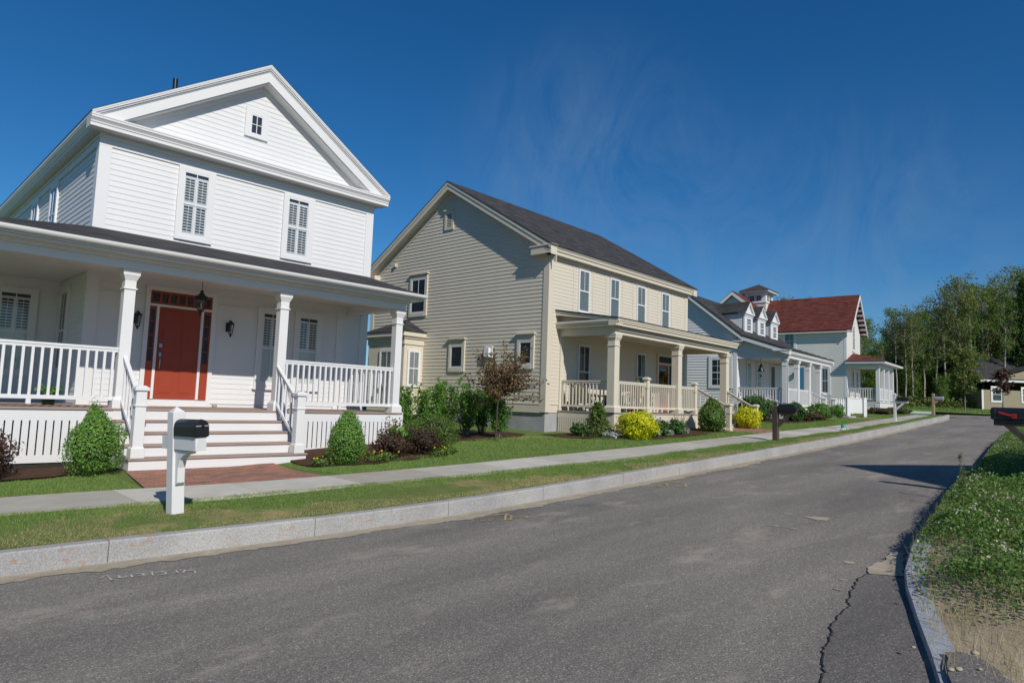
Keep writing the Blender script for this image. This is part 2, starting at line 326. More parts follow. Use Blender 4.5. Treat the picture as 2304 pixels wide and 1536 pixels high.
M['oliveleaf']=leafm('mound_leaf',[(0,(.055,.11,.022)),(.5,(.10,.17,.035)),(1,(.16,.22,.05))],.3)
M['gold']=leafm('gold_leaf',[(0,(.34,.38,.012)),(.5,(.56,.57,.016)),(1,(.74,.71,.03))],.3)
M['sprucedark']=leafm('dark_spruce_needle',[(0,(.02,.05,.016)),(.5,(.045,.095,.025)),(1,(.10,.16,.04))],.2)
M['spruceleaf']=leafm('spruce_needle',[(0,(.04,.09,.02)),(.5,(.09,.165,.035)),(1,(.18,.26,.05))],.2)
M['darkleaf']=leafm('dark_shrub_leaf',[(0,(.022,.07,.016)),(.6,(.055,.135,.032)),(1,(.12,.22,.05))],.25)
M['brownleaf']=leafm('brown_shrub_leaf',[(0,(.06,.045,.02)),(.6,(.13,.085,.04)),(1,(.16,.13,.05))],.25)
M['springleaf']=leafm('spring_leaf',[(0,(.065,.125,.024)),(.5,(.125,.205,.04)),(1,(.22,.31,.07))],.4)
M['springleaf2']=leafm('young_olive_leaf',[(0,(.085,.12,.03)),(.5,(.15,.19,.05)),(1,(.24,.24,.09))],.4)
M['budleaf']=leafm('bronze_bud_leaf',[(0,(.09,.07,.04)),(.5,(.14,.11,.06)),(1,(.17,.16,.07))],.4)
M['clover']=leafm('clover_leaf',[(0,(.06,.14,.03)),(.5,(.115,.21,.05)),(1,(.21,.30,.09))],.35)
M['flower']=leafm('clover_flower',[(0,(.62,.56,.48)),(.75,(.70,.64,.56)),(.9,(.6,.32,.32)),(1,(.55,.22,.25))],.2)
M['yellowflower']=leafm('yellow_flower',[(0,(.60,.46,.03)),(1,(.75,.62,.05))],.2)
M['silverleaf']=leafm('silver_leaf',[(0,(.30,.33,.30)),(1,(.45,.48,.44))],.2)
M['core']=paint('painted_shrub_shade',(.012,.02,.008),.9,.3)  # near-black green that paints the shade inside a shrub
M['chalk']=paint('white_survey_paint',(.50,.48,.46),.9,.5,20)
M['yellowpaint']=paint('yellow_survey_paint',(.46,.35,.15),.9,.5,20)
M['bluepaint']=paint('blue_survey_paint',(.12,.26,.40),.9,.5,20)
M['flagred']=paint('red_flag',(.55,.03,.02),.5,.1)
M['crack']=paint('road_crack',(.025,.023,.022),.95,.3)
# ------------------------------------------------------------------ ground
def sv(a,b,st): return np.arange(a,b+st*.5,st)
me=bpy.data.meshes.new('ground'); me.from_pydata([(-1500,-1500,-3.2),(1500,-1500,-3.2),(1500,1500,-3.2),(-1500,1500,-3.2)],[],[(0,1,2,3)]); me.materials.append(M['lawn'])
_u=me.uv_layers.new(name='UVMap'); _u.data.foreach_set('uv',[0,0,900,0,900,900,0,900])
go=bpy.data.objects.new('ground',me); col.objects.link(go); go['kind']='structure'
def bump(s,c): return .025*math.sin(s*1.7+c*1.1)+.02*math.sin(s*.63-c*1.9)
near=lambda s,c: UG(s,c)-.012+bump(s,c)*.5
sheet('lawn', sv(-24,57,.5), [c_sb, lambda s:c_sb(s)+.3, lambda s:c_sb(s)+1, lambda s:c_sb(s)+2.5, 14, 18, 24, 34, 60], lambda s,c,j: near(s,c), M['lawn'])
sheet('verge', sv(-24,55,.4), [lambda s:c_kerb(s)+.14, lambda s:c_kerb(s)+.5, lambda s:(c_kerb(s)+c_sf(s))/2, c_sf], lambda s,c,j: UG(s,c)-.012+(.03 if j in(1,2) else 0)+bump(s,c)*.4, M['verge'])
sheet('sidewalk', sv(-24,53,.25), [lambda s:c_sf(s)-.04, lambda s:c_sf(s)-.038, c_sb, lambda s:c_sb(s)+.002], lambda s,c,j: UG(s,c)+(.014 if j in(1,2) else -.06), M['concrete'])
sheet('road', sv(-24,66,.5), [lambda s:c_kerb(s)+.06, lambda s:(c_kerb(s)*.75+c_rk(s)*.25), lambda s:(c_kerb(s)+c_rk(s))/2, lambda s:(c_kerb(s)*.25+c_rk(s)*.75), lambda s:c_rk(s)-.06], lambda s,c,j: RO(s)+(0,.02,.03,.02,0)[j], M['asphalt'])
def ro(s,c):
    a,b=c_kerb(s)+.06,c_rk(s)-.06; t=(c-b)/(a-b); return float(RO(s))+float(np.interp(t,[0,.25,.5,.75,1],[0,.02,.03,.02,0]))
rev=lambda s: float(np.interp(s,[-10,6.6,8.5,80],[.03,.05,.16,.16]))
sheet('cross_road', sv(58,66,1), [-40,-20,0,6,12,20,34,60], lambda s,c,j: RO(s)+.036, M['asphalt'])
sheet('far_lawn', sv(66,150,3), [-60,-30,0,10,20,30,60,120], lambda s,c,j: zs(s)-.10+.02*(np.clip(c,0,30)-11), M['lawn'])
sheet('weed_bank', sv(-24,58,.4), [-60,-20,-8,-3,lambda s:c_rk(s)-2,lambda s:c_rk(s)-1.1,lambda s:c_rk(s)-.6,lambda s:c_rk(s)-.165], lambda s,c,j: RO(s)+rev(s)-.012+(0,0,0,.1,.1,.07,.045,0)[j]*(1 if s>6 else .3)+bump(s*2,c*2)*(.8 if 0<j<7 else 0), M['soil'])

def kerb(name, cf, side, stops, ztop, w, mat, zbot=-.32):
    mb=MB()
    for a,b in zip(stops[:-1],stops[1:]):
        k=max(1,int(round((b-a)/.7))); ss=np.linspace(a+.004,b-.004,k+1); jit=random.uniform(-.006,.006)
        for s0,s1 in zip(ss[:-1],ss[1:]):
            P=[]
            for (s,) in ((s0,),(s1,)):
                c0=float(cf(s)); n=side*w
                x0,y0=XY(s,c0); x1,y1=XY(s,c0+n); xb,yb=XY(s,c0+side*.012); zt=ztop(s,c0)+jit
                P.append([(x0,y0,zt-.5),(x0,y0,zt-.018),(xb,yb,zt),(x1,y1,zt),(x1,y1,zt-.5)])
            A,B=P
            fs=[(i,i+1,5+i+1,5+i) for i in range(4)]
            fs.append((0,1,2,3,4)); fs.append((5,6,7,8,9))
            mb.add(A+B,fs)
    o=mb.build(name,mat); o['kind']='structure'; return o
lk=[-24]; 
for j in (-20,-17,-14.5,-12,-9.6,-7.2,-5,-3,-1.2,.4,2.2,4.28,6.2,8.1): lk.append(j)
while lk[-1]<54: lk.append(lk[-1]+random.uniform(1.9,2.9))
kerb('kerb', c_kerb, 1, lk, lambda s,c: float(UG(s,c))+.012, .15, M['granite'])
rk=[-12,-9,-6.5,-4,-2,-.2,1.7,3.5,5.3,6.1,6.9,7.42,8.25,9.2,10.2]
while rk[-1]<57: rk.append(rk[-1]+random.uniform(1.,1.9))
kerb('kerb', c_rk, -1, rk, lambda s,c: float(RO(s))+rev(s), .17, M['granite2'])
# kerb return at the end of the street
mb=MB(); s0=lk[-1]; c0=float(c_kerb(s0)); prev=None
for i in range(9):
    q=R(90*i/8); s=s0+2.6*math.sin(q); c=c0+2.6*(1-math.cos(q))+.16*i
    r=.15; s2=s0+(2.6-r)*math.sin(q); c2=c0+2.6-(2.6-r)*math.cos(q)+.16*i
    z=float(UG(s0,c0))+.012+.02*i/8
    cur=[(*XY(s,c),z-.45),(*XY(s,c),z),(*XY(s2,c2),z),(*XY(s2,c2),z-.45)]
    if prev: mb.add(prev+cur,[(0,1,5,4),(1,2,6,5),(2,3,7,6)])
    prev=cur
mb.build('kerb_return',M['granite'])['kind']='structure'

def poly_sheet(name, pts, zf, mat, kind='structure', jag=0, sub=1):
    P=[]
    for i in range(len(pts)):
        a,b=np.array(pts[i]),np.array(pts[(i+1)%len(pts)])
        for k in range(sub): P.append(a+(b-a)*k/sub+(rng.uniform(-jag,jag,2) if (jag) else 0))
    ctr=np.mean(P,0); V=[(*XY(*ctr),zf(*ctr))]+[(*XY(p[0],p[1]),zf(p[0],p[1])) for p in P]
    n=len(P); me=bpy.data.meshes.new(name); me.from_pydata(V,[],[(0,i+1,(i+1)%n+1) for i in range(n)]); me.materials.append(mat)
    uv=me.uv_layers.new(name='UVMap'); U=[tuple(ctr)]+[tuple(p) for p in P]; d=[]
    for l in me.loops: d+=list(U[l.vertex_index])
    uv.data.foreach_set('uv',d); o=bpy.data.objects.new(name,me); col.objects.link(o); tag(o,kind=kind); return o
def strip_sheet(name, ss, ca, cb, zf, mat, kind='structure'):
    V=[];U=[]
    for s,a,b in zip(ss,ca,cb):
        for c in (a,b): V.append((*XY(s,c),zf(s,c))); U.append((s,c))
    F=[(2*i,2*i+2,2*i+3,2*i+1) for i in range(len(ss)-1)]
    me=bpy.data.meshes.new(name); me.from_pydata(V,[],F); me.materials.append(mat); uv=me.uv_layers.new(name='UVMap'); d=[]
    for l in me.loops: d+=list(U[l.vertex_index])
    uv.data.foreach_set('uv',d); o=bpy.data.objects.new(name,me); col.objects.link(o); tag(o,kind=kind); return o
ss=sv(-10,54,.06); k=np.cumsum(rng.normal(0,.018,len(ss))); k-=np.convolve(k,np.ones(60)/60,'same'); wd=np.clip(.27+1.0*k+rng.normal(0,.016,len(ss)),.10,.55)*np.interp(ss,[0,2,12,54],[1.,1,1.1,1.2])
strip_sheet('gutter_sand', ss, c_kerb(ss)+.005, c_kerb(ss)-wd, lambda s,c: ro(s,c)+.006, M['sand'],'stuff')
ss=sv(8.5,54,.08); wd=np.clip(.10+rng.normal(0,.03,len(ss)),.02,.3)
strip_sheet('gutter_sand', ss, c_rk(ss)-.005, c_rk(ss)+wd, lambda s,c: ro(s,c)+.006, M['sand'],'stuff')
def blob(name,s,c,rs,rc,mat,n=26,kind='stuff',dz=.006):
    P=[]
    for i in range(n):
        q=2*math.pi*i/n; r=random.uniform(.6,1.1); P.append((s+rs*r*math.cos(q),c+rc*r*math.sin(q)))
    return poly_sheet(name,P,lambda s,c: ro(s,c)+dz,mat,kind)
for s,c,a,b in ((9.69,3.39,.16,.17),(9.69,3.81,.05,.07),(8.77,3.61,.04,.08),(8.78,3.38,.04,.06),(7.6,2.35,.07,.06),(6.9,2.2,.04,.03),(6.55,2.12,.03,.05)): blob('sand_patch',s,c,a,b,M['sand'])
poly_sheet('sand_patch',[(7.30,2.09),(7.5,2.16),(8.0,2.12),(8.36,2.18),(8.5,2.05),(8.0,1.96),(7.45,1.82),(7.386,1.90)],lambda s,c: ro(s,c)+.012,M['sand'],'stuff',.02,4)
CR=[(7.273,2.103),(6.914,2.082),(6.332,1.969),(6.164,1.908),(5.927,1.907),(5.535,1.845),(5.347,1.783),(5.019,1.72),(4.768,1.651),(4.639,1.591),(4.506,1.557),(4.1,1.43),(3.4,1.2),(2.4,.9)]
PR=[(7.341,2.0),(7.42,1.86),(6.9,1.69),(6.4,1.55),(5.867,1.385),(5.259,1.17),(4.936,1.07),(4.2,.84),(3.4,.6),(2.4,.28)]
def densify(P,n,j):
    out=[]
    for a,b in zip(P[:-1],P[1:]):
        for k in range(n):
            t=k/n; out.append((a[0]+(b[0]-a[0])*t+random.uniform(-j,j),a[1]+(b[1]-a[1])*t+random.uniform(-j,j)))
    return out+[P[-1]]
CRd=densify(CR,7,.016)
ca=np.array(CRd); ra=np.array([np.interp(np.linspace(0,1,len(ca)),np.linspace(0,1,len(PR)),[p[i] for p in PR]) for i in (0,1)]).T
V=[];U=[]
for p,q in zip(ca,ra):
    for t in (0,.5,1): m=p+(q-p)*t; V.append((*XY(*m),ro(*m)+.005+.003*(t>0))); U.append(tuple(m))
F=[(3*i+j,3*i+3+j,3*i+4+j,3*i+1+j) for i in range(len(ca)-1) for j in (0,1)]
me=bpy.data.meshes.new('asphalt_patch'); me.from_pydata(V,[],F); me.materials.append(M['asphalt2']); uv=me.uv_layers.new(name='UVMap'); d=[]
for l in me.loops: d+=list(U[l.vertex_index])
uv.data.foreach_set('uv',d); o=bpy.data.objects.new('asphalt_patch',me); col.objects.link(o); o['kind']='structure'
def ribbon(name,lines,w,mat,dz,jit=0,kind='structure',zf=None):
    V=[];F=[]; zf=zf or ro
    for L in lines:
        L=np.array(L)
        if jit: L=np.array(densify([tuple(p) for p in L],5,jit))
        for i,p in enumerate(L):
            t=L[min(i+1,len(L)-1)]-L[max(i-1,0)]; n=np.array([-t[1],t[0]]); n=n/(np.linalg.norm(n)+1e-9)*w*.5*(random.uniform(.6,1.3) if jit else 1)
            b=len(V)
            for q in (p+n,p-n): V.append((*XY(*q),zf(*q)+dz))
            if i: F.append((b-2,b,b+1,b-1))
    me=bpy.data.meshes.new(name); me.from_pydata(V,[],F); me.materials.append(mat); o=bpy.data.objects.new(name,me); col.objects.link(o); tag(o,kind=kind); return o
ribbon('road_crack',[CRd],.010,M['crack'],.0095)
ribbon('road_crack',[[(9.4,2.65),(8.2,2.9),(7.1,3.15),(6.8,3.35)]],.008,M['sand'],.008,.01)
WH=[[(1.99,7.129),(2.043,7.201),(2.069,7.154),(2.048,7.133),(2.046,7.012),(2.058,6.987)],[(2.132,7.113),(2.118,7.022),(2.151,7.002),(2.194,7.029)],[(2.224,7.063),(2.207,6.954)],[(2.27,7.059),(2.306,7.016),(2.306,6.939),(2.258,6.966)],[(2.394,7.024),(2.356,6.868)],[(2.526,6.945),(2.456,6.962),(2.479,6.895),(2.449,6.83),(2.409,6.857)],[(2.576,6.908),(2.554,6.798)],[(2.595,6.889),(2.645,6.862),(2.588,6.764)],[(2.628,6.791),(2.671,6.814),(2.696,6.744),(2.66,6.671)]]
YE=[[(6.607,6.687),(6.884,6.622),(6.767,6.401),(6.952,6.288),(6.842,6.225)],[(6.172,6.597),(6.235,6.597)],[(6.277,6.52),(6.366,6.533)],[(6.375,6.462),(6.446,6.455)],[(6.455,6.385),(6.607,6.3),(6.787,6.447)],[(6.842,6.595),(6.522,6.32)]]
YE2=[[(10.535,6.536),(10.665,6.416),(10.705,6.555)],[(11.167,6.749),(11.335,6.524),(11.263,6.31),(10.976,6.127),(10.807,6.219)],[(10.882,6.547),(10.959,6.363),(11.14,6.241)],[(11.071,6.602),(10.739,6.347)]]
BL=[[(8.01,6.693),(8.036,6.604)],[(8.069,6.508),(8.252,6.161),(8.291,6.282)]]
tag(ribbon('survey_marking',WH,.018,M['chalk'],.008,.004,None),'faded white sprayed survey writing on the road below the black mailbox','road marking')
tag(ribbon('survey_marking',YE,.028,M['yellowpaint'],.008,.006,None),'pale yellow sprayed arrow and letters beside the gutter sand','road marking')
tag(ribbon('survey_marking',YE2,.04,M['yellowpaint'],.008,.008,None),'pale yellow sprayed loops on the road in front of the tan house','road marking')
tag(ribbon('survey_marking',BL,.022,M['bluepaint'],.008,.004,None),'thin blue sprayed line on the road','road marking')
def upz(dz): return lambda s,c: float(UG(s,c))+dz
# right bank asphalt fragment + pebbles
poly_sheet('asphalt_fragment',[(5.378,1.07),(5.47,1.0),(5.44,.9),(5.30,.78),(5.12,.66),(4.8,.55),(4.0,.2),(3.0,-.1),(2.6,.2),(4.3,.72),(4.985,.98)],lambda s,c: float(RO(s))+rev(s)+.03,M['asphalt2'],'structure',.012,4)
# brick walks
def walk(s0,s1,cfront,cback,sk=0): 
    poly_sheet('brick_walk',[(s0,cfront(s0)),(s1,cfront(s1)),(s1+sk,cback),(s0+sk,cback)],upz(.008),M['brick'],'structure',0,6)
walk(3.45,6.05,c_sb,12.9,.35); walk(22.0,24.2,c_sb,11.7,.2); walk(38.4,40.2,c_sb,13.0,.2)
# mulch beds
poly_sheet('mulch_bed',[(-4,12.85),(0,12.8),(2.5,12.6),(3.5,12.6),(3.75,13.0),(3.75,14.2),(-4,14.2)],upz(.02),M['mulch'],'structure',.06,5)
poly_sheet('mulch_bed',[(6.6,11.6),(7.4,10.95),(8.6,10.9),(9.9,11.1),(10.3,12),(10.1,13),(9,14.2),(6.8,14.0)],upz(.02),M['mulch'],'structure',.06,5)
poly_sheet('mulch_bed',[(10.6,13.4),(12.2,13.0),(13.6,12.95),(14.7,13.5),(14.7,14.6),(11,14.9)],upz(.02),M['mulch'],'structure',.06,5)
poly_sheet('mulch_bed',[(14.9,12.0),(15.8,11.0),(16.8,10.35),(19,10.35),(21.6,10.4),(22.1,11.0),(22,12.3),(15,13.2)],upz(.02),M['mulch'],'structure',.06,5)
poly_sheet('mulch_bed',[(28,12.6),(30.5,11.2),(34.5,11.1),(35,12),(34,13.4),(29,14.4)],upz(.02),M['mulch'],'structure',.06,5)
# ------------------------------------------------------------------ building kit
def PF(v0): return lambda a,z,o:(a,v0-o,z)      # faces the street
def PL(u0): return lambda a,z,o:(u0-o,a,z)      # faces left
def PR(u0): return lambda a,z,o:(u0+o,a,z)
def obb(mb,P,a0,a1,z0,z1,o0,o1,mi=0): mb.pbox(P,a0,a1,z0,z1,o0,o1,mi)
def window(parent,P,a0,a1,z0,z1,trim,sash,cas=(.1,.1,.12,.1),kind='dark',mu=(2,1),ml=(2,1),hung=True,cap=0,sill=0,fr=.045,name='window'):
    P0=P; P=lambda a,z,o: P0(a,z,o+.008)
    l,r,t,b=cas; mb=MB(); d=.05
    obb(mb,P,a0,a1,z0,z1,.0,.018,1)  # flat backing board, the dark of the room is its paint
    if l: obb(mb,P,a0-l,a0,z0-b,z1+t,0,d)
    if r: obb(mb,P,a1,a1+r,z0-b,z1+t,0,d)
    if t: obb(mb,P,a0,a1,z1,z1+t,0,d-.001)
    if b: obb(mb,P,a0,a1,z0-b,z0,0,d+.008)
    if cap: obb(mb,P,a0-l-.05,a1+r+.05,z1+t,z1+t+.045,0,cap); 
    if sill: obb(mb,P,a0-l-.03,a1+r+.03,z0-b-.04,z0-b,0,sill)
    w=mb.build(name,[trim,M['dark2'] if kind in('curtain','blind') else M['dark']],parent)
    ms=MB(); zm=(z0+z1)/2
    obb(ms,P,a0,a0+fr,z0,z1,.02,.046); obb(ms,P,a1-fr,a1,z0,z1,.02,.046)
    obb(ms,P,a0+fr,a1-fr,z1-fr,z1,.02,.045); obb(ms,P,a0+fr,a1-fr,z0,z0+fr*1.3,.02,.045)
    halves=[(z0+fr*1.3,z1-fr,mu)]
    if hung:
        obb(ms,P,a0+fr,a1-fr,zm-.022,zm+.022,.02,.0475); halves=[(zm+.022,z1-fr,mu),(z0+fr*1.3,zm-.022,ml)]
    for h0,h1,(nx,ny) in halves:
        for i in range(1,nx):
            x=a0+fr+(a1-a0-2*fr)*i/nx; obb(ms,P,x-.009,x+.009,h0,h1,.034,.044)
        for j in range(1,ny):
            z=h0+(h1-h0)*j/ny; obb(ms,P,a0+fr,a1-fr,z-.009,z+.009,.034,.0435)
    ms.build('sash',sash,w)
    mp=MB(); obb(mp,P,a0+fr*.5,a1-fr*.5,z0+fr*.5,z1-fr*.5,.0385,.0395); mp.build('pane',M['glass'],w)
    i0,i1=a0+fr*.6,a1-fr*.6
    if kind=='shutter' or kind=='halfshutter':
        mb=MB(); tops=[(z0+fr,zm),(zm,z1-.12)] if kind=='shutter' else [(zm,z1-.12)]
        for (s0,s1) in tops:
            for (p0,p1) in ((i0,(i0+i1)/2-.004),((i0+i1)/2+.004,i1)):
                q=.038; obb(mb,P,p0,p0+q,s0,s1,.0185,.030); obb(mb,P,p1-q,p1,s0,s1,.0185,.030)
                obb(mb,P,p0+q,p1-q,s1-.06,s1,.0185,.0295); obb(mb,P,p0+q,p1-q,s0,s0+.05,.0185,.0295)
                z=s0+.07
                while z<s1-.09:
                    mb.hexa([P(p0+q,z-.012,.0195),P(p1-q,z-.012,.0195),P(p1-q,z+.004,.030),P(p0+q,z+.004,.030),P(p0+q,z-.001,.0195),P(p1-q,z-.001,.0195),P(p1-q,z+.016,.030),P(p0+q,z+.016,.030)]); z+=.066
                obb(mb,P,(p0+p1)/2-.006,(p0+p1)/2+.006,s0+.05,s1-.06,.030,.034)
        mb.build('shutter',M['shutter'],w)
        if kind=='halfshutter':
            mb=MB(); obb(mb,P,i0,i1,z0+fr,zm-.02,.0185,.022); mb.build('blind',M['frost'],w)
    elif kind=='blind':
        mb=MB(); z=z0+fr; obb(mb,P,i0,i1,z0+fr,z1-fr,.0182,.0192)
        while z<z1-.05:
            mb.hexa([P(i0,z,.0195),P(i1,z,.0195),P(i1,z+.012,.030),P(i0,z+.012,.030),P(i0,z+.004,.0195),P(i1,z+.004,.0195),P(i1,z+.016,.030),P(i0,z+.016,.030)]); z+=.034
        mb.build('blind',M['blind'],w)
    elif kind=='curtain':
        mb=MB(); n=22; vs=[]
        for j,z in enumerate((z0+fr,z1-fr)):
            for i in range(n+1): vs.append(P(i0+(i1-i0)*i/n,z,.024+.005*math.sin(i*1.9)))
        mb.add(vs,[(i,i+1,n+2+i,n+1+i) for i in range(n)]); mb.build('curtain',M['curtain'],w)
    return w
def column(parent,x,y,z0,z1,w,mat,base=True):
    h=w/2; mb=MB(); mb.box(x-h,x+h,y-h,y+h,z0+.005,z1-.005); c=mb.build('column',mat,parent,.004)
    if base:
        mb=MB(); b=h+.05; mb.box(x-b,x+b,y-b,y+b,z0,z0+.15); mb.frustum(x-b,x+b,y-b,y+b,z0+.15,x-h-.004,x+h+.004,y-h-.004,y+h+.004,z0+.21); mb.build('base',mat,c)
    mb=MB(); k=h+.02; mb.box(x-k,x+k,y-k,y+k,z1-.37,z1-.345)
    mb.frustum(x-h-.003,x+h+.003,y-h-.003,y+h+.003,z1-.2,x-h-.04,x+h+.04,y-h-.04,y+h+.04,z1-.11); q=h+.045; mb.box(x-q,x+q,y-q,y+q,z1-.11,z1-.07); q=h+.06; mb.frustum(x-q+.015,x+q-.015,y-q+.015,y+q-.015,z1-.07,x-q,x+q,y-q,y+q,z1-.03); mb.box(x-q,x+q,y-q,y+q,z1-.03,z1-.001)
    mb.build('capital',mat,c); return c
def railing(parent,p0,p1,zt0,zt1,h,n,mat,bw=.038,split=True,rw=.07,feet=0):
    """top rail from (p0,zt0) to (p1,zt1); bottom rail h below"""
    mb=MB(); a=(p0[0],p0[1],zt0); b=(p1[0],p1[1],zt1)
    mb.beam((a[0],a[1],a[2]-.02),(b[0],b[1],b[2]-.02),rw,.04); mb.beam((a[0],a[1],a[2]-.065),(b[0],b[1],b[2]-.065),.045,.05)
    mb.beam((a[0],a[1],a[2]-h+.035),(b[0],b[1],b[2]-h+.035),.06,.07)
    L=math.hypot(p1[0]-p0[0],p1[1]-p0[1])
    for i in range(feet):
        t=(i+1)/(feet+1); x=p0[0]+(p1[0]-p0[0])*t; y=p0[1]+(p1[1]-p0[1])*t; mb.box(x-.035,x+.035,y-.03,y+.03,zt0-h-.09,zt0-h)
    if not split:
        for i in range(n):
            t=(i+.5)/n; x=p0[0]+(p1[0]-p0[0])*t; y=p0[1]+(p1[1]-p0[1])*t; z=zt0+(zt1-zt0)*t; mb.box(x-bw/2,x+bw/2,y-bw/2,y+bw/2,z-h+.07,z-.09)
        return mb.build('railing',mat,parent)
    r=mb.build('railing',mat,parent)
    save=OFF[2]; OFF[2]=0; b1=MB(); b1.box(-bw/2,bw/2,-bw/2,bw/2,-h+.06,-.08); o0=b1.build('baluster',mat,r); OFF[2]=save
    for i in range(n):
        t=(i+.5)/n; o=o0 if i==0 else o0.copy()
        if i: col.objects.link(o)
        o.location=(p0[0]+(p1[0]-p0[0])*t,p0[1]+(p1[1]-p0[1])*t,zt0+(zt1-zt0)*t+save)
    return r
def newel(parent,x,y,z0,z1,w,mat,base=True):
    h=w/2; mb=MB(); mb.box(x-h,x+h,y-h,y+h,z0,z1-.08); 
    if base:
        b=h+.025; mb.box(x-b,x+b,y-b,y+b,z0,z0+.16); mb.frustum(x-b,x+b,y-b,y+b,z0+.16,x-h-.003,x+h+.003,y-h-.003,y+h+.003,z0+.19)
    b=h+.018; mb.box(x-b,x+b,y-b,y+b,z1-.36,z1-.335); b=h+.03; mb.box(x-b,x+b,y-b,y+b,z1-.09,z1-.04); mb.frustum(x-b,x+b,y-b,y+b,z1-.04,x-h*.7,x+h*.7,y-h*.7,y+h*.7,z1)
    return mb.build('newel_post',mat,parent,.003)
def lattice(mb,P,a0,a1,z0,z1,step=.115,mi=0):
    a=a0
    while a<a1-.02:
        obb(mb,P,a+.011,min(a+step-.011,a1),z0,z1,-.010,0,mi); a+=step
def plate(mb,pts,th,mi=0):
    """sloped slab: pts top polygon, thickness straight down"""
    n=len(pts); vs=list(pts)+[(p[0],p[1],p[2]-th) for p in pts]
    mb.add(vs,[tuple(range(n)),tuple(range(n,2*n))[::-1]]+[(i,(i+1)%n,n+(i+1)%n,n+i) for i in range(n)],mi)
def steps(parent,u0,u1,ve,zd,n,r,t,mw,mt,left=True):
    mb=MB()
    for i in range(1,n+1):
        zt=zd-r*i; v=ve-t*i
        mb.box(u0+.02,u1-.02,v+.03,ve+.05,zt-r,zt-.036 if True else zt)
    mb.box(u0+.02,u1-.02,ve+.02,ve+.05,zd-r,zd-.036)
    s=mb.build('porch_steps',mw,parent)
    for i in range(1,n+1):
        zt=zd-r*i; v=ve-t*i; m2=MB(); m2.box(u0,u1,v,v+t+.028,zt-.036,zt); m2.build('tread',mt,s,.004)
    return s
def hframe(name,label,X,Y,th,zg):
    OFF[2]=-zg; return thing(name,label,'house',(X,Y,zg),R(90-th))
def rakepiece(mb,xL,zL,xm,zm,xR,zR,oa,ob,y0,y1):
    mb.ex_y([(xL,zL-oa),(xm,zm-oa),(xm,zm-ob),(xL,zL-ob)],y0,y1); mb.ex_y([(xm,zm-oa),(xR,zR-oa),(xR,zR-ob),(xm,zm-ob)],y0+.0005,y1-.0005)

# ------------------------------------------------------------------ house 1 (white, nearest)
W=M['white']; S=M['whitesid']
h1=hframe('white_house','white clapboard house with red front door and white triangular pediment',-8.96,13.891,44.86,-1.42)
Wd,ov,zd=6.84,.30,-.372; ve=-2.37; zbm=2.22
mb=MB(); mb.ex_y([(.02,-1.3),(Wd-.02,-1.3),(Wd-.02,5.6),(Wd/2,7.85),(.02,5.6)],.01,12,1)
mb.clap(PF(0),lambda z:(.2,Wd-.2),-.30,5.17,.122,.0115)
mb.clap(PF(0),lambda z:((z-5.72)/.655,Wd-(z-5.72)/.655),5.80,7.62,.122,.0115)
mb.clap(PL(0),lambda z:(.2,12),-1.2,5.17,.122); mb.clap(PR(Wd),lambda z:(.2,12),-1.2,5.17,.122)
mb.build('wall',[S,S],h1)
t=.03
def cboard(par,mat,*bx):
    mb=MB()
    for b in bx: mb.box(*b)
    mb.build('corner_board',mat,par)
cboard(h1,W,(-t,.21,-t,0,-1.2,5.17),(-t,0,0,.21,-1.2,5.17)); cboard(h1,W,(Wd-.21,Wd+t,-t,0,-1.2,5.17),(Wd,Wd+t,0,.21,-1.2,5.17))
mb=MB()
mb.box(-.033,Wd+.033,-.033,0,5.17,5.45); mb.box(-.035,Wd+.035,-.06,0,5.33,5.365)
mb.box(-.033,0,.001,12,5.17,5.45); mb.box(-.06,0,0.001,12,5.33,5.365); mb.box(Wd,Wd+.033,.001,12,5.17,5.45)
mb.build('frieze',W,h1)
mb=MB(); pr=[(0,5.44),(-.34,5.44),(-.34,5.51),(-.355,5.515),(-.36,5.545),(-.40,5.60),(-.41,5.605),(-.41,5.645),(-.42,5.65),(-.42,5.685),(0,5.78)]
mb.ex_x(pr,-ov+.002,Wd+ov-.002); sp=[(0,5.445),(-.22,5.445),(-.22,5.51),(-.235,5.515),(-.24,5.545),(-.28,5.60),(-.29,5.605),(-.29,5.645),(-.30,5.65),(-.30,5.74),(0,5.9)]
sp[-2:]=[(-.30,5.735),(0,5.735)]; mb.ex_y(sp,-.336,12); mb.ex_y([(Wd-a,z) for a,z in sp],-.336,12)
xm=Wd/2; zA=8.17; zE=5.745; xl,xr=-ov,Wd+ov; mr=(zA-zE)/(xm-xl)
def rclip(mb,oa,ob,y0,zc=5.683):
    def px_(o): return max(xl+.001*(1+o), xl+(zc-zE+o)/mr)
    def zz(x,o): return zE+(x-xl)*mr-o
    xa,xb=px_(oa),px_(ob); L=[(xa,max(zc,zz(xa,oa))),(xm,zA-oa),(xm,zA-ob),(xb,max(zc,zz(xb,ob)))]
    if L[0][1]>zc+.002: L.append((xa,zc))
    mb.ex_y(L,y0,0); mb.ex_y([(2*xm-x,z) for x,z in L],y0+.0006,0)
for oa,ob,y0 in ((.0,.045,-.42),(.045,.085,-.41),(.085,.125,-.385),(.125,.16,-.355),(.16,.165,-.35),(.165,.42,-.34),(.42,.45,-.30)): rclip(mb,oa,ob,y0)
rclip(mb,.45,.56,-.035)
mb.build('cornice',W,h1)
mb=MB(); mb.ex_y([(xl-.01,zE-.004),(xm,zA+.014),(xm,zA+.002),(xl-.01,zE-.014)],-.425,12.1); mb.ex_y([(xm,zA+.014),(xr+.01,zE-.004),(xr+.01,zE-.014),(xm,zA+.002)],-.425,12.1)
rf=mb.build('roof',M['roof'],h1)
mb=MB(); mb.tube([(1.5,.45,6.6),(1.5,.45,7.36)],[.055,.055],10); mb.build('vent_pipe',M['black'],rf)
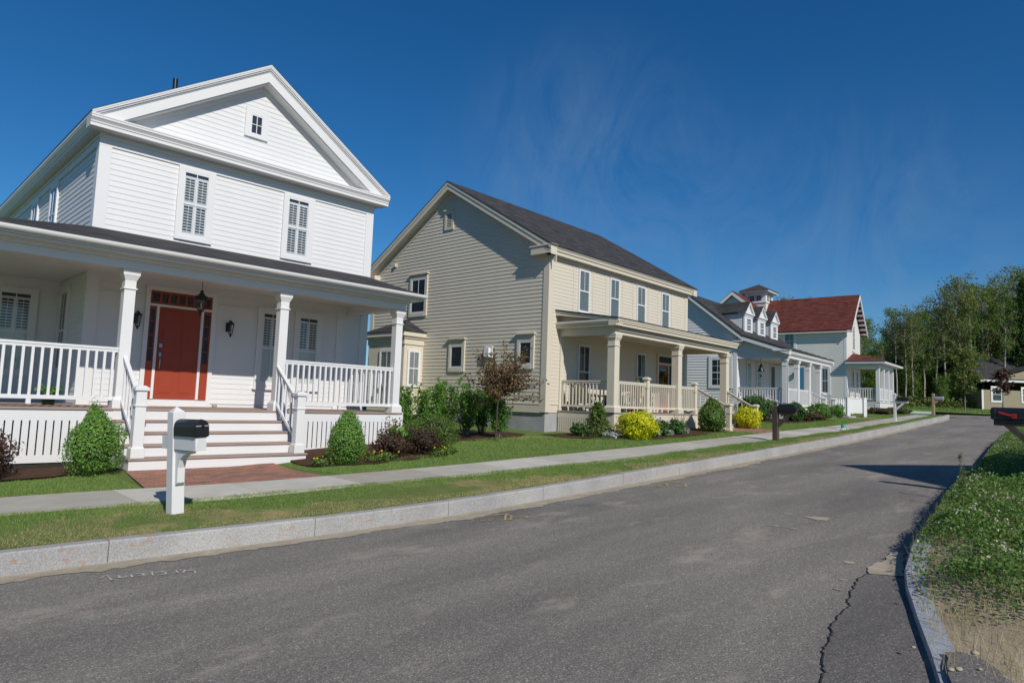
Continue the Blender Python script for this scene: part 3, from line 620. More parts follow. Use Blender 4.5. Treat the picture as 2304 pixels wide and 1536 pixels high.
window(h1,PF(0),3.15,3.47,6.41,6.93,W,W,(.13,.14,.15,.07),'dark',(2,2),hung=False,fr=.035)
window(h1,PF(0),1.69,2.30,3.54,5.08,W,W,(.10,.12,.088,.09),'shutter')
window(h1,PF(0),4.255,4.885,3.54,5.08,W,W,(.10,.14,.088,.09),'shutter')
window(h1,PL(0),3.75,4.4,3.6,5.06,W,W,(.1,.1,.1,.1),'dark'); window(h1,PL(0),6.1,6.8,3.6,5.06,W,W,(.1,.1,.1,.1),'dark')
# wing
mb=MB(); mb.box(-2.2,.01,2.52,7,-1.3,2.6,0); mb.clap(PF(2.5),lambda z:(-2.2,0),-.3,2.3,.122,.0115); mb.clap(PL(-2.2),lambda z:(2.5,7),-1.2,2.3,.122); mb.box(-2.2,0,2.47,2.5,2.2,2.6)
mb.build('side_wing',S,h1)
window(h1,PF(2.5),-1.15,-.52,.28,2.1,W,W,(.1,.1,.1,.1),'halfshutter'); window(h1,PL(0),1.5,2.1,.35,2.15,W,W,(.1,.1,.1,.1),'dark')
# porch
mb=MB(); mb.box(-2.6,6.52,ve,0,zd-.035,zd); mb.box(-2.6,-.001,0.001,2.45,zd-.035,zd); mb.build('porch_floor',M['deck'],h1)
mb=MB(); P=PF(ve+.03)
obb(mb,P,-2.57,6.55,-.60,zd-.036,-.03,0); obb(mb,P,-2.57,6.55,-1.32,-1.19,-.03,0.002); lattice(mb,P,-2.55,.03,-1.19,-.60); lattice(mb,P,3.4,6.33,-1.19,-.60); obb(mb,P,6.35,6.551,-1.32,-.36,-.03,.006)
P=PR(6.52); obb(mb,P,ve+.06,0,-.60,zd-.036,-.03,0); obb(mb,P,ve+.06,0,-1.32,-1.19,-.03,.002); lattice(mb,P,ve+.2,0,-1.19,-.60); obb(mb,P,ve+.03,ve+.2,-1.32,-.40,-.03,.006)
mb.build('porch_skirt',W,h1)
mb=MB(); mb.box(-2.5,6.45,ve+.12,-.1,-1.3,-.5); mb.box(-2.6,6.5,ve+.06,0,-1.6,-1.3); mb.build('porch_dark_fill',M['gap'],h1)  # dark filler box, paints the shade seen between the skirt boards
mb=MB(); mb.box(-2.75,6.71,-2.69,.0,2.44,2.465); mb.box(-2.75,-.03,.001,2.46,2.44,2.465)
mb.box(-2.72,6.45,-2.385,-2.135,zbm,2.46); mb.box(6.2,6.449,-2.134,-.0,zbm,2.46); mb.box(-2.72,-2.47,-2.134,2.45,zbm,2.46)
mb.ex_x([(-2.385,2.37),(-2.45,2.37),(-2.45,2.395),(-2.47,2.40),(-2.47,2.44),(-2.385,2.44)],-2.78,6.53)
mb.box(-2.85,6.76,-2.72,-2.69,2.47,2.585); mb.box(6.72,6.76,-2.689,0,2.46,2.585)
mb.box(-.0,6.83,-.034,0,2.0+.28,2.46)
mb.build('porch_beam',W,h1)
mb=MB(); plate(mb,[(-2.82,-2.76,2.595),(6.76,-2.76,2.595),(6.80,0,3.385),(0,0,3.385)],.04); plate(mb,[(-2.82,-2.759,2.593),(-.002,.001,3.383),(-.002,6,3.383),(-2.82,6,2.593)],.04)
mb.ex_x([(0,2.5),(-2.6,2.5),(-2.6,2.58),(0,3.32)],6.66,6.70)
mb.build('porch_roof',M['roof'],h1)
mb=MB(); g=[(-2.72,2.60)]+[(-2.775-.065*math.cos(q),2.59-.085*math.sin(q)) for q in np.linspace(0,math.pi*.9,9)]
mb.ex_x(g,-2.88,6.78); mb.build('gutter',W,h1,0)
for x in (-2.6,.19,3.27,6.35): column(h1,x,-2.20,zd,zbm,.195,W)
mb=MB(); mb.box(5.9,6.12,-.045,0,zd,2.28); mb.box(5.87,6.15,-.06,0,2.0,2.06); mb.build('pilaster',W,h1)
railing(h1,(-2.5,-2.21),(.092,-2.21),.745,.745,.98,19,W,.042,feet=1)
railing(h1,(3.368,-2.21),(6.25,-2.21),.745,.745,.98,21,W,.042,feet=1)
railing(h1,(6.35,-2.10),(6.35,-.02),.745,.745,.98,15,W,.042)
steps(h1,.05,3.36,ve,zd,4,.205,.288,W,M['deck'])
for x in (.2,3.19): newel(h1,x,-3.38,-1.19,.055,.17,W)
for x in (.2,3.2): railing(h1,(x,-2.30),(x,-3.30),.60,-.12,.84,5,W,.038)
# entry
mb=MB(); P=PF(-.008); dz=-.215
obb(mb,P,1.12,1.21,zd,2.30,0,.06); obb(mb,P,2.56,2.66,zd,2.30,0,.06); obb(mb,P,1.21,2.56,2.20,2.30,0,.058); obb(mb,P,1.21,2.56,1.85,1.90,0,.056)
obb(mb,P,1.36,1.415,dz,1.85,0,.055); obb(mb,P,2.325,2.38,dz,1.85,0,.055); obb(mb,P,1.21,2.56,zd,dz-.02,0,.07); 
en=mb.build('door_surround',W,h1)
mb=MB(); obb(mb,P,1.415,2.325,dz,1.85,0,.020)
for (a0,a1) in ((1.50,1.82),(1.92,2.24)):
    for z0,z1 in ((.0-.1,.55),(.68,1.38),(1.47,1.76)):
        obb(mb,P,a0,a1,z0,z1,.0201,.024); obb(mb,P,a0+.035,a1-.035,z0+.035,z1-.035,.024,.032)
dr=mb.build('door',M['red'],h1,.006)
mb=MB(); obb(mb,P,1.46,1.53,.93,1.02,.02,.05); obb(mb,P,1.465,1.525,.73,.82,.02,.055); mb.tube([(1.495,-.055,.72),(1.495,-.085,.66),(1.495,-.085,.52),(1.495,-.045,.46)],[.012]*4,8); mb.build('handle',M['chrome'],dr)
for (a0,a1) in ((1.21,1.36),(2.38,2.56)):
    mb=MB(); obb(mb,P,a0,a1,dz,1.85,0,.016,1)
    obb(mb,P,a0,a0+.03,dz,1.85,.016,.034); obb(mb,P,a1-.03,a1,dz,1.85,.016,.034); obb(mb,P,a0+.03,a1-.03,dz,.62,.016,.032); obb(mb,P,a0+.03,a1-.03,1.78,1.85,.016,.033)
    for z in (.9,1.2,1.5): obb(mb,P,a0+.03,a1-.03,z-.012,z+.012,.02,.032)
    sl=mb.build('sidelight',[M['red'],M['dark']],h1); mb=MB(); obb(mb,P,a0+.03,a1-.03,.62,1.78,.024,.026); mb.build('pane',M['glass'],sl)
mb=MB(); obb(mb,P,1.21,2.56,1.90,2.20,0,.016,1); obb(mb,P,1.21,2.56,1.90,1.95,.016,.034); obb(mb,P,1.21,2.56,2.15,2.20,.016,.034); obb(mb,P,1.21,1.25,1.95,2.15,.016,.034); obb(mb,P,2.52,2.56,1.95,2.15,.016,.034)
for i in range(1,7):
    x=1.25+1.27*i/7; obb(mb,P,x-.025,x+.025,1.95,2.15,.016,.034)
tr=mb.build('transom',[M['red'],M['dark2']],h1); mb=MB(); obb(mb,P,1.25,2.52,1.95,2.15,.024,.026); mb.build('pane',M['glass'],tr)
for x0,x1 in ((3.80,4.34),(4.78,5.35)): window(h1,PF(0),x0,x1,.22,2.02,W,W,(.11,.11,.12,.1),'halfshutter',sill=.08)
mb=MB()
for (a0,a1) in ((.25,1.02),(2.72,3.55)):
    mb=MB(); obb(mb,P,a0,a1,2.02,2.05,.0,.035); mb.build('wall_trim',W,h1)
def sconce(parent,x,z):
    y=-.2; mb=MB(); mb.box(x-.05,x+.05,-.035,-.016,z-.1,z+.12); mb.tube([(x,-.03,z+.08),(x,-.12,z+.17),(x,y,z+.15)],[.013]*3,8)
    mb.lathe((x,y,z),[(.012,.16),(.03,.13),(.085,.09),(.088,.075),(.06,.07)],6,0,False); mb.lathe((x,y,z),[(.045,-.16),(.03,-.19),(.008,-.24)],6,0,False)
    for i in range(6):
        q=math.pi*i/3; mb.tube([(x+.068*math.cos(q),y+.068*math.sin(q),z+.07),(x+.04*math.cos(q),y+.04*math.sin(q),z-.16)],[.006,.006],5)
    l=mb.build('wall_lamp',M['black'],parent); mb=MB(); mb.lathe((x,y,z),[(.062,.07),(.037,-.15)],6,0,False); mb.build('lamp_glass',M['glass'],l)
sconce(h1,2.97,1.53); sconce(h1,.95,1.52)
def rooted(name,label,cat,par,x,y,z,group=None,rz=0):
    m=Matrix.Translation(par.location)@Matrix.Rotation(par.rotation_euler.z,4,'Z'); p=m@Vector((x,y,z-par.location.z))
    return thing(name,label,cat,p,par.rotation_euler.z+rz,group)
L=rooted('hanging_lantern','black hanging lantern with glass body below the white porch ceiling','lantern',h1,1.92,-1.1,1.95)
OFF[2]=0
mb=MB(); mb.tube([(0,0,.22),(0,0,.51)],[.006,.006],6); mb.lathe((0,0,0),[(.02,.24),(.035,.22),(.03,.19),(.06,.16),(.075,.13),(.16,.085),(.165,.06),(.11,.055)],12,0); mb.lathe((0,0,0),[(.075,-.19),(.06,-.22),(.03,-.24),(.022,-.28),(.03,-.30),(0,-.32)],12,0)
for i in range(6):
    q=math.pi*i/3; c,s=math.cos(q),math.sin(q); mb.tube([(.12*c,.12*s,.055),(.132*c,.132*s,-.03),(.115*c,.115*s,-.12),(.072*c,.072*s,-.19)],[.007]*4,5)
mb.build('lantern_frame',M['black'],L)
mb=MB(); mb.lathe((0,0,0),[(.112,.05),(.122,-.03),(.105,-.12),(.066,-.185)],12); mb.build('lantern_glass',M['glass'],L)
mb=MB(); mb.lathe((0,0,0),[(.02,-.16),(.02,-.06),(.0,-.03)],8); mb.build('bulb',M['frost'],L)
L=rooted('flower_pot','dark flower pot with greenery standing behind the left porch railing','pot',h1,-.6,-.55,zd)
mb=MB(); mb.lathe((0,0,0),[(0,.001),(.1,.001),(.14,.2),(.155,.2),(.155,.24),(.13,.24),(.12,.2),(0,.2)],14); mb.build('pot',M['green'],L)
def leafcloud(name,pts,size,mat,parent=None,asp=.55,nrm=None,up=0,jit=.5):
    pts=np.asarray(pts); n=len(pts); sz=size*(1+rng.uniform(-jit,jit,n))
    a=rng.normal(size=(n,3)) 
    if nrm is not None: a=a*.55+nrm
    a[:,2]+=up; a/=np.linalg.norm(a,axis=1)[:,None]+1e-9
    b=rng.normal(size=(n,3)); e1=np.cross(a,b); e1/=np.linalg.norm(e1,axis=1)[:,None]+1e-9; e2=np.cross(a,e1)
    e1=e1*sz[:,None]*.5; e2=e2*sz[:,None]*.5*asp
    V=np.stack([pts-e1,pts-e2*1.0+e1*.1,pts+e1,pts+e2+e1*.1],1).reshape(-1,3)
    return npmesh(name,V,4,mat,parent)
leafcloud('foliage',rng.normal(size=(160,3))*(.09,.09,.06)+(0,0,.28),.07,M['hedgeleaf'],L)
o=MB().lathe((0,0,0),[(0,-.01),(.05,.0),(.06,.03),(.045,.06),(0,.07)],9).build('stone',M['stone'])
m=Matrix.Translation(h1.location)@Matrix.Rotation(h1.rotation_euler.z,4,'Z'); o.location=m@Vector((2.72,-.2,zd+1.42)); tag(o,'small tan stone lying on the porch floor right of the red door','stone')

# ------------------------------------------------------------------ house 2 (tan)
T=M['tantrim']; S2=M['tan']
h2=hframe('tan_house','tan clapboard house with charcoal gable roof and tan front porch',1.114,21.116,42.338,-.95)
Wd=9.25; D=9.45; vr=4.72; zr=8.03; zd=-.218; ov=.3
mb=MB(); mb.ex_x([(.01,-.30),(D,-.30),(D,4.75),(vr,7.75),(.01,4.75)],.02,Wd-.02,1)
rg=lambda z:((max(0,(z-4.98)/.648)) if z>4.98 else .2, D-(z-4.98)/.648 if z>4.98 else D-.2)
mb.clap(PL(0),rg,-.05,7.9,.128,.0175); mb.clap(PR(Wd),rg,-.05,7.9,.128); mb.clap(PF(0),lambda z:(.2,Wd-.2),-.05,4.62,.118,.0115)
mb.build('wall',[S2,S2],h2)
cboard(h2,T,(-t,.2,-t,0,-.30,4.62),(-t,0,0,.2,-.30,4.9)); cboard(h2,T,(Wd-.2,Wd+t,-t,0,-.3,4.62),(Wd,Wd+t,0,.2,-.3,4.9)); cboard(h2,T,(-t,0,D-.2,D+t,-.3,4.9))
mb=MB(); mb.box(-.028,0,.2,D-.2,-.32,-.06); mb.box(-.04,0,.2,D-.2,-.06,-.03); mb.build('water_table',T,h2)
mb=MB(); mb.box(.03,Wd-.03,.03,D,-1.3,-.31); mb.build('foundation',M['conc'],h2)
mb=MB(); mb.box(-.034,Wd+.034,-.034,0,4.62,4.78)
pr=[(0,4.74),(-.22,4.74),(-.22,4.84),(-.25,4.85),(-.27,4.92),(-.30,4.95),(-.30,5.0),(0,5.02)]
mb.ex_x(pr,-.30,Wd+.32); 
mb.hexa([(-.299,-.299,4.74),(-.0,-.299,4.74),(0,.55,4.74),(-.299,.55,4.74),(-.299,-.299,4.99),(0,-.299,4.99),(0,.55,4.99),(-.299,.55,4.99)]); mb.box(-.33,.01,-.33,.6,4.99,5.03)
mb.hexa([(-.299,D-.5,4.70),(-.0,D-.5,4.70),(0,D+.299,4.70),(-.299,D+.299,4.70),(-.299,D-.5,4.95),(0,D-.5,4.95),(0,D+.299,4.95),(-.299,D+.299,4.95)])
def rakex(mb,x0,x1,oa,ob):
    mb.ex_x([(-.30,5.0-oa),(vr,zr-oa),(vr,zr-ob),(-.30,5.0-ob)],x0,x1); mb.ex_x([(vr,zr-oa),(D+.32,5.0-oa),(D+.32,5.0-ob),(vr,zr-ob)],x0+.0005,x1-.0005)
rakex(mb,-.32,-.02,.008,.12); rakex(mb,-.30,-.02,.12,.30); rakex(mb,-.03,0,.30,.52); rakex(mb,Wd+.02,Wd+.32,.06,.30)
mb.build('cornice',T,h2)
mb=MB(); mb.ex_x([(-.34,5.015),(vr,zr+.02),(vr,zr-.005),(-.34,4.99)],-.335,Wd+.335); mb.ex_x([(vr,zr+.02),(D+.34,5.015),(D+.34,4.99),(vr,zr-.005)],-.335,Wd+.335); mb.build('roof',M['roof'],h2)
for a,b in ((1.58,2.16),(3.45,4.02),(5.26,5.84),(7.09,7.68)): window(h2,PF(0),a,b,3.11,4.53,W,W,(.03,.03,.03,.03),'blind',fr=.036,ml=(1,1))
for a,b in ((1.66,2.27),(5.33,5.93)): window(h2,PF(0),a,b,.2,1.97,W,W,(.03,.03,.03,.03),'dark',fr=.036,ml=(1,1))
mb=MB(); P=PF(0)
for c in (1.3,2.42,3.2,4.28,5.0,6.1,6.84,7.94): mb=MB(); obb(mb,P,c-.022,c+.022,3.05,4.62,.002,.024); mb.build('wall_trim',T,h2)
window(h2,PL(0),6.02,6.86,3.25,4.58,T,W,(.1,.1,.17,.13),'dark',cap=.10,ml=(1,1))
window(h2,PL(0),3.83,4.46,1.13,1.93,T,W,(.1,.1,.22,.14),'dark',hung=False,mu=(1,1),cap=.12); window(h2,PL(0),.6,1.14,1.21,1.98,T,W,(.1,.1,.22,.14),'dark',hung=False,mu=(1,1),cap=.12)
mb=MB(); P=PL(0); obb(mb,P,4.72,4.98,6.38,6.88,0,.02,1); obb(mb,P,4.60,4.72,6.28,7.0,0,.05); obb(mb,P,4.98,5.1,6.28,7.0,0,.05); obb(mb,P,4.72,4.98,6.88,7.0,0,.049); obb(mb,P,4.72,4.98,6.28,6.38,0,.049); obb(mb,P,4.56,5.14,7.0,7.05,0,.10)
for i in range(8):
    z=6.40+i*.06; mb.hexa([P(4.72,z,.045),P(4.98,z,.045),P(4.98,z+.03,.02),P(4.72,z+.03,.02),P(4.72,z+.012,.045),P(4.98,z+.012,.045),P(4.98,z+.042,.02),P(4.72,z+.042,.02)])
mb.build('louvered_vent',[T,M['gap']],h2)
mb=MB(); obb(mb,P,7.9,8.02,5.22,5.34,0,.09); obb(mb,P,7.86,8.06,5.18,5.38,0,.03); mb.build('wall_vent',T,h2)
mb=MB(); obb(mb,P,2.36,2.74,1.46,1.86,0,.05); obb(mb,P,2.44,2.66,1.50,1.80,.05,.16); ml=mb.build('wall_vent',W,h2)
mb=MB(); P=PL(.03)
obb(mb,P,2.5,2.9,-.9,-.62,0,.03); bw=mb.build('basement_window',W,h2); mb=MB(); obb(mb,P,2.55,2.85,-.87,-.66,.03,.034); mb.build('pane',M['dark'],bw)
# bay
mb=MB(); mb.box(-.88,.01,6.07,8.2,-.6,2.0,1); mb.clap(PL(-.88),lambda z:(6.05,8.2),-.5,.40,.128); mb.clap(PF(6.06),lambda z:(-.88,0),-.5,.30,.128,.0115)
mb.box(-.9,0,6.03,6.06,.30,2.0); mb.box(-.91,-.88,6.05,8.2,.40,2.0)
bay=mb.build('bay_window',[T,S2],h2)
mb=MB(); mb.box(-.95,0,5.99,8.25,1.98,2.2); mb.box(-1.0,0,5.94,8.3,2.2,2.28); mb.box(-1.08,0,5.87,8.4,2.28,2.44); mb.build('cornice',T,bay)
mb=MB(); a,b,c,d,e=(-1.12,5.83,2.45),(-1.12,8.44,2.45),(0,8.44,2.45),(0,5.83,2.45),(0,7.1,3.06); mb.add([a,b,c,d,e],[(0,1,4),(1,2,4),(3,0,4),(0,3,2,1)]); mb.build('roof',M['roof'],bay)
window(h2,PF(6.03),-.72,-.2,.45,1.75,W,W,(.04,.04,.04,.04),'curtain',fr=.05); window(h2,PL(-.91),6.6,7.4,.45,1.75,W,W,(.05,.05,.05,.05),'curtain',fr=.05)
# porch
u0,u1,ve=.62,8.75,-2.16
mb=MB(); mb.box(u0,u1,ve-.02,0,zd-.035,zd); mb.build('porch_floor',M['tandeck'],h2)
mb=MB(); P=PF(ve)
obb(mb,P,u0+.02,u1-.02,-.44,zd-.036,-.03,0); obb(mb,P,u0+.02,u0+.28,-1.12,-.44,-.03,.004); obb(mb,P,u0+.28,5.95,-1.12,-.97,-.03,.002); lattice(mb,P,u0+.29,4.2,-.97,-.44,.07); lattice(mb,P,4.32,5.9,-.97,-.44,.07); obb(mb,P,4.2,4.32,-.97,-.44,-.03,.004); obb(mb,P,5.9,6.05,-1.12,-.44,-.03,.004)
P=PL(u0+.02); obb(mb,P,ve+.03,0,-.44,zd-.036,-.03,0); obb(mb,P,ve+.03,0,-1.1,-.97,-.03,.002); lattice(mb,P,ve+.28,0,-.97,-.44,.085); obb(mb,P,ve+.03,ve+.27,-1.12,-.44,-.03,.004)
mb.build('porch_skirt',T,h2)
mb=MB(); mb.box(u0+.08,u1-.1,ve+.08,-.1,-1.3,-.4); mb.build('porch_dark_fill',M['gap'],h2)  # dark filler under the deck, shade painted behind the lattice
zb=2.17
mb=MB(); mb.box(u0+.02,u1-.05,ve+.02,ve+.27,zb,2.40); mb.box(u0+.021,u0+.27,ve+.271,0,zb,2.40); mb.box(u1-.3,u1-.051,ve+.271,0,zb,2.40); mb.box(u0+.1,u1-.1,ve+.1,0,2.36,2.39)
mb.box(u0-.02,u1,ve-.04,ve+.02,2.28,2.33)
pr=[(ve+.1,2.40),(ve-.18,2.40),(ve-.18,2.47),(ve-.21,2.48),(ve-.23,2.54),(ve-.25,2.56),(ve-.25,2.60),(ve+.1,2.62)]
mb.ex_x(pr,u0-.24,u1+.24)
mb.ex_y([(u0+.1+.0,2.401),(u0-.18,2.401),(u0-.18,2.47),(u0-.21,2.48),(u0-.235,2.54),(u0-.235,2.599),(u0+.1,2.599)],ve-.2,0)
mb.ex_x([(ve-.2,2.60),(0,2.60),(0,2.95)],u0+.06,u0+.1)
mb.ex_x([(ve-.26,2.60),(0,2.975),(0,2.83),(ve-.26,2.52)],u0-.23,u0-.17)
mb.build('porch_beam',T,h2)
mb=MB(); plate(mb,[(u0-.27,ve-.28,2.63),(u1+.27,ve-.28,2.63),(u1+.27,0,3.02),(u0-.27,0,3.02)],.012); mb.build('porch_roof',M['roof'],h2)
for x in (u0+.15,4.73,8.55): column(h2,x,ve+.15,zd,zb,.265,T)
mb=MB(); mb.box(u0+.03,u0+.2,-.05,0,zd,zb); mb.build('pilaster',T,h2)
yr=ve+.15
railing(h2,(u0+.15,-.03),(u0+.15,yr+.13),.75,.75,.84,14,T,.036,feet=1)
railing(h2,(u0+.29,yr),(2.66,yr),.75,.75,.84,13,T,.036); railing(h2,(2.83,yr),(4.6,yr),.75,.75,.84,13,T,.036,feet=1); railing(h2,(4.87,yr),(5.98,yr),.75,.75,.84,9,T,.036)
newel(h2,2.745,yr,zd,.95,.15,T); newel(h2,6.06,yr,zd,.93,.15,T)
steps(h2,6.05,8.62,ve,zd,4,.16,.30,M['tantrim'],M['tandeck'])
for x in (6.15,8.5):
    newel(h2,x,ve-1.12,-.86,.22,.15,T); railing(h2,(x,yr-.08),(x,ve-1.05),.74,.13,.78,6,T,.034)
# entry
mb=MB(); P=PF(-.008); obb(mb,P,6.8,6.9,zd,2.1,0,.06); obb(mb,P,7.98,8.08,zd,2.1,0,.06); obb(mb,P,6.9,7.98,1.99,2.1,0,.058); obb(mb,P,6.9,7.98,1.66,1.74,0,.055); obb(mb,P,7.66,7.72,zd,1.66,0,.055); obb(mb,P,6.9,7.98,1.74,1.99,.0,.018,1); obb(mb,P,7.72,7.98,zd,1.66,0,.018,1); mb.build('door_surround',[T,M['dark']],h2)
mb=MB(); obb(mb,P,6.9,7.66,zd+.03,.15,0,.03); obb(mb,P,6.9,7.02,.15,1.66,0,.0301); obb(mb,P,7.54,7.66,.15,1.66,0,.0301); obb(mb,P,7.02,7.54,1.54,1.66,0,.03); obb(mb,P,7.02,7.54,.15,1.54,0,.015,1); dr=mb.build('door',[M['red'],M['dark']],h2)
mb=MB(); obb(mb,P,7.02,7.54,.15,1.54,.02,.022); mb.build('pane',M['glass'],dr)
mb=MB(); mb.tube([(7.6,-.04,.75),(7.6,-.09,.75)],[.03,.035],8); mb.build('handle',M['chrome'],dr)

# ------------------------------------------------------------------ house 3 (white cape with dormers)
h3=hframe('dormered_cottage','white cottage with three small gabled dormers over its front porch',11.5,33.98,40.0,-.42)
Wd=7.5; vr=2.62; zr=6.16; D=5.3; zd=.24; ve=-2.5
mb=MB(); mb.ex_x([(.01,-.2),(D,-.2),(D,3.9),(vr,5.95),(.01,3.8)],.02,Wd-.02,1)
rg=lambda z:(max(0,(z-3.98)/.82),min(D,D-(z-3.98)/.82)) if z>3.98 else (0.15,D)
mb.clap(PL(0),rg,-.2,6.0,.14,.026); mb.clap(PR(Wd),rg,-.2,6.0,.14); mb.clap(PF(0),lambda z:(.1,Wd),.2,3.6,.14,.0115)
mb.ex_x([(-.25,2.60),(-2.45,2.60),(-2.45,2.95),(-.25,3.72)],.03,.06,1); mb.clap(PL(.03),lambda z:(-.25-(3.72-z)/.35 if z>2.95 else -2.4,-.02),2.60,3.68,.14)
mb.build('wall',[S,S],h3)
cboard(h3,W,(-.03,.14,-.03,0,-.3,3.5),(-.03,0,0,.16,-.3,3.6),(-.07,.18,-.07,.18,3.40,3.52),(-.05,.16,-.05,.16,3.33,3.40)); cboard(h3,W,(Wd-.14,Wd+.03,-.03,0,-.3,3.5))
def Rz(v): return 3.76+(zr-3.76)/(vr+.4)*(v+.4)
mb=MB(); plate(mb,[(-.3,-.42,3.77),(Wd+.2,-.42,3.77),(Wd+.2,vr,zr+.02),(-.3,vr,zr+.02)],.08); plate(mb,[(-.3,vr,zr+.02),(Wd+.2,vr,zr+.02),(Wd+.2,D+.4,3.75),(-.3,D+.4,3.75)],.08); plate(mb,[(-.3,-2.72,2.99),(Wd+.2,-2.72,2.99),(Wd+.2,-.4199,3.775),(-.3,-.4199,3.775)],.06)
mb.build('roof',M['roof'],h3)
mb=MB()
for x0,x1 in ((-.28,-.02),(Wd+.02,Wd+.18)):
    mb.ex_x([(-.4,3.69),(vr,zr-.06),(vr,zr-.26),(-.4,3.49)],x0,x1); mb.ex_x([(vr,zr-.061),(D+.38,3.66),(D+.38,3.46),(vr,zr-.26)],x0,x1)
    mb.ex_x([(-2.7,2.925),(-.40,3.70),(-.40,3.5),(-2.7,2.725)],x0,x1)
mb.box(-.29,-.0,-.42,.5,3.44,3.50); mb.box(-.2,.0,-.3,.4,3.28,3.44)
mb.ex_x([(-2.35,2.60),(-2.55,2.60),(-2.55,2.70),(-2.66,2.80),(-2.70,2.90),(-2.70,2.93),(-2.35,2.93)],-.06,Wd+.1); mb.box(-.30,.02,-2.72,-1.9,2.93,2.985)
mb.box(-.0,5.95,-2.5,-2.28,2.58,2.72); mb.box(0.1,7.3,-2.4,0,2.70,2.73); mb.box(5.75,5.95,-2.279,0,2.581,2.72); mb.build('cornice',W,h3)
for k,x0 in enumerate((1.17,3.14,5.22)):
    x1=x0+1.16; vb=.06; xc=(x0+x1)/2; zt=5.08; za=5.74
    mb=MB(); mb.ex_z([(x0+.03,vb+.02),(x1-.03,vb+.02),(x1-.03,2.2),(x0+.03,2.2)],4.0,zt-.02,1)
    mb.clap(PL(x0+.03),lambda z:(vb+.1,max(vb+.11,(z-3.78)/.80-.2)),4.05,zt,.13,mi=1); mb.clap(PR(x1-.03),lambda z:(vb+.1,max(vb+.11,(z-3.78)/.80-.2)),4.05,zt,.13,mi=1)
    P=PF(vb); obb(mb,P,x0,x0+.24,3.9,zt-.12,-.05,.03); obb(mb,P,x1-.24,x1,3.9,zt-.12,-.05,.03); obb(mb,P,x0+.24,x1-.24,3.9,4.12,-.05,.029); obb(mb,P,x0+.24,x1-.24,zt-.2,zt-.12,-.05,.029); obb(mb,P,x0-.04,x1+.04,zt-.12,zt-.02,-.05,.06); obb(mb,P,x0-.09,x1+.09,zt-.02,zt+.05,-.3,.12)
    mb.ex_y([(x0-.02,zt+.05),(x1+.02,zt+.05),(xc,za-.08)],vb-.03,vb+.4)
    mb.ex_y([(x0-.10,zt+.05),(xc,za),(xc,za-.1),(x0+.03,zt+.05)],vb-.13,vb+.2); mb.ex_y([(x1+.10,zt+.05),(xc,za),(xc,za-.1),(x1-.03,zt+.05)],vb-.1295,vb+.2)
    dm=mb.build('dormer',[W,S],h3)
    mb=MB(); plate(mb,[(x0-.13,vb-.14,zt+.06),(xc,vb-.14,za+.04),(xc,2.35,za+.04),(x0-.13,2.35,zt+.06)],.03); plate(mb,[(xc,vb-.14,za+.04),(x1+.13,vb-.14,zt+.06),(x1+.13,2.35,zt+.06),(xc,2.35,za+.04)],.03); mb.build('roof',M['roof'],dm)
    window(h3,PF(vb),x0+.29,x1-.29,4.17,4.86,W,W,(.05,.05,.03,.05),'dark',(3,2),(3,2),fr=.035)
window(h3,PL(0),.35,1.33,1.18,2.58,W,M['shutter'],(.14,.14,.16,.12),'dark',(3,2),(3,2)); 
for a,b in ((1.42,1.95),(2.82,3.38)): window(h3,PF(0),a,b,.72,2.5,W,W,(.12,.12,.12,.1),'curtain',(3,2),(3,2))
mb=MB(); P=PF(-.008); obb(mb,P,4.86,5.0,zd,2.62,0,.05); obb(mb,P,5.62,5.76,zd,2.62,0,.05); obb(mb,P,5.0,5.62,2.5,2.62,0,.049); ds=mb.build('door_surround',W,h3); mb=MB(); obb(mb,P,5.0,5.62,zd,2.5,0,.03); mb.build('door',M['navy'],h3)
mb=MB(); mb.box(0,Wd-.1,ve,0,zd-.04,zd); mb.build('porch_floor',M['tandeck'],h3)
mb=MB(); P=PF(ve+.03); obb(mb,P,.02,Wd-.12,-.6,zd-.041,-.05,0); P=PL(.02); obb(mb,P,ve+.03,0,-.6,zd-.041,-.05,0); mb.build('porch_skirt',W,h3)
for x in (.12,1.98,3.88,5.80): column(h3,x,-2.36,zd,2.58,.22,W,False)
railing(h3,(.12,-.05),(.12,-2.25),1.14,1.14,.82,17,W,.04)
railing(h3,(.23,-2.36),(1.87,-2.36),1.14,1.14,.86,15,W,.04,feet=1); railing(h3,(2.09,-2.36),(3.77,-2.36),1.14,1.14,.86,15,W,.04,feet=1)
railing(h3,(6.0,-2.36),(7.3,-2.36),1.14,1.14,.86,10,W,.04)
steps(h3,3.85,5.95,ve,zd,3,.175,.27,W,M['tandeck'])
for x in (3.98,5.84): newel(h3,x,-3.15,-.32,.80,.16,W); railing(h3,(x,-2.46),(x,-3.08),1.12,.72,.80,5,W,.036)
mb=MB(); mb.tube([(-.06,-2.62,2.92),(-.02,-2.55,2.6),(.06,-2.5,2.5),(.06,-2.5,-.1),(-.05,-2.62,-.3)],[.04]*5,8); mb.build('downspout',W,h3)
L=rooted('wind_chime','dark bell wind chime hanging under the dormered cottage porch roof','wind chime',h3,.12,-1.2,2.1); OFF[2]=0
mb=MB(); mb.tube([(0,0,.2),(0,0,.5)],[.008,.008],5); mb.lathe((0,0,0),[(.0,.22),(.04,.2),(.1,.0),(.17,-.13),(.18,-.16),(.1,-.16)],10); mb.tube([(0,0,-.16),(0,0,-.34)],[.006,.006],5); mb.lathe((0,0,-.4),[(0,.1),(.03,.08),(.075,-.02),(.03,-.02)],8); mb.build('bell',M['black'],L)

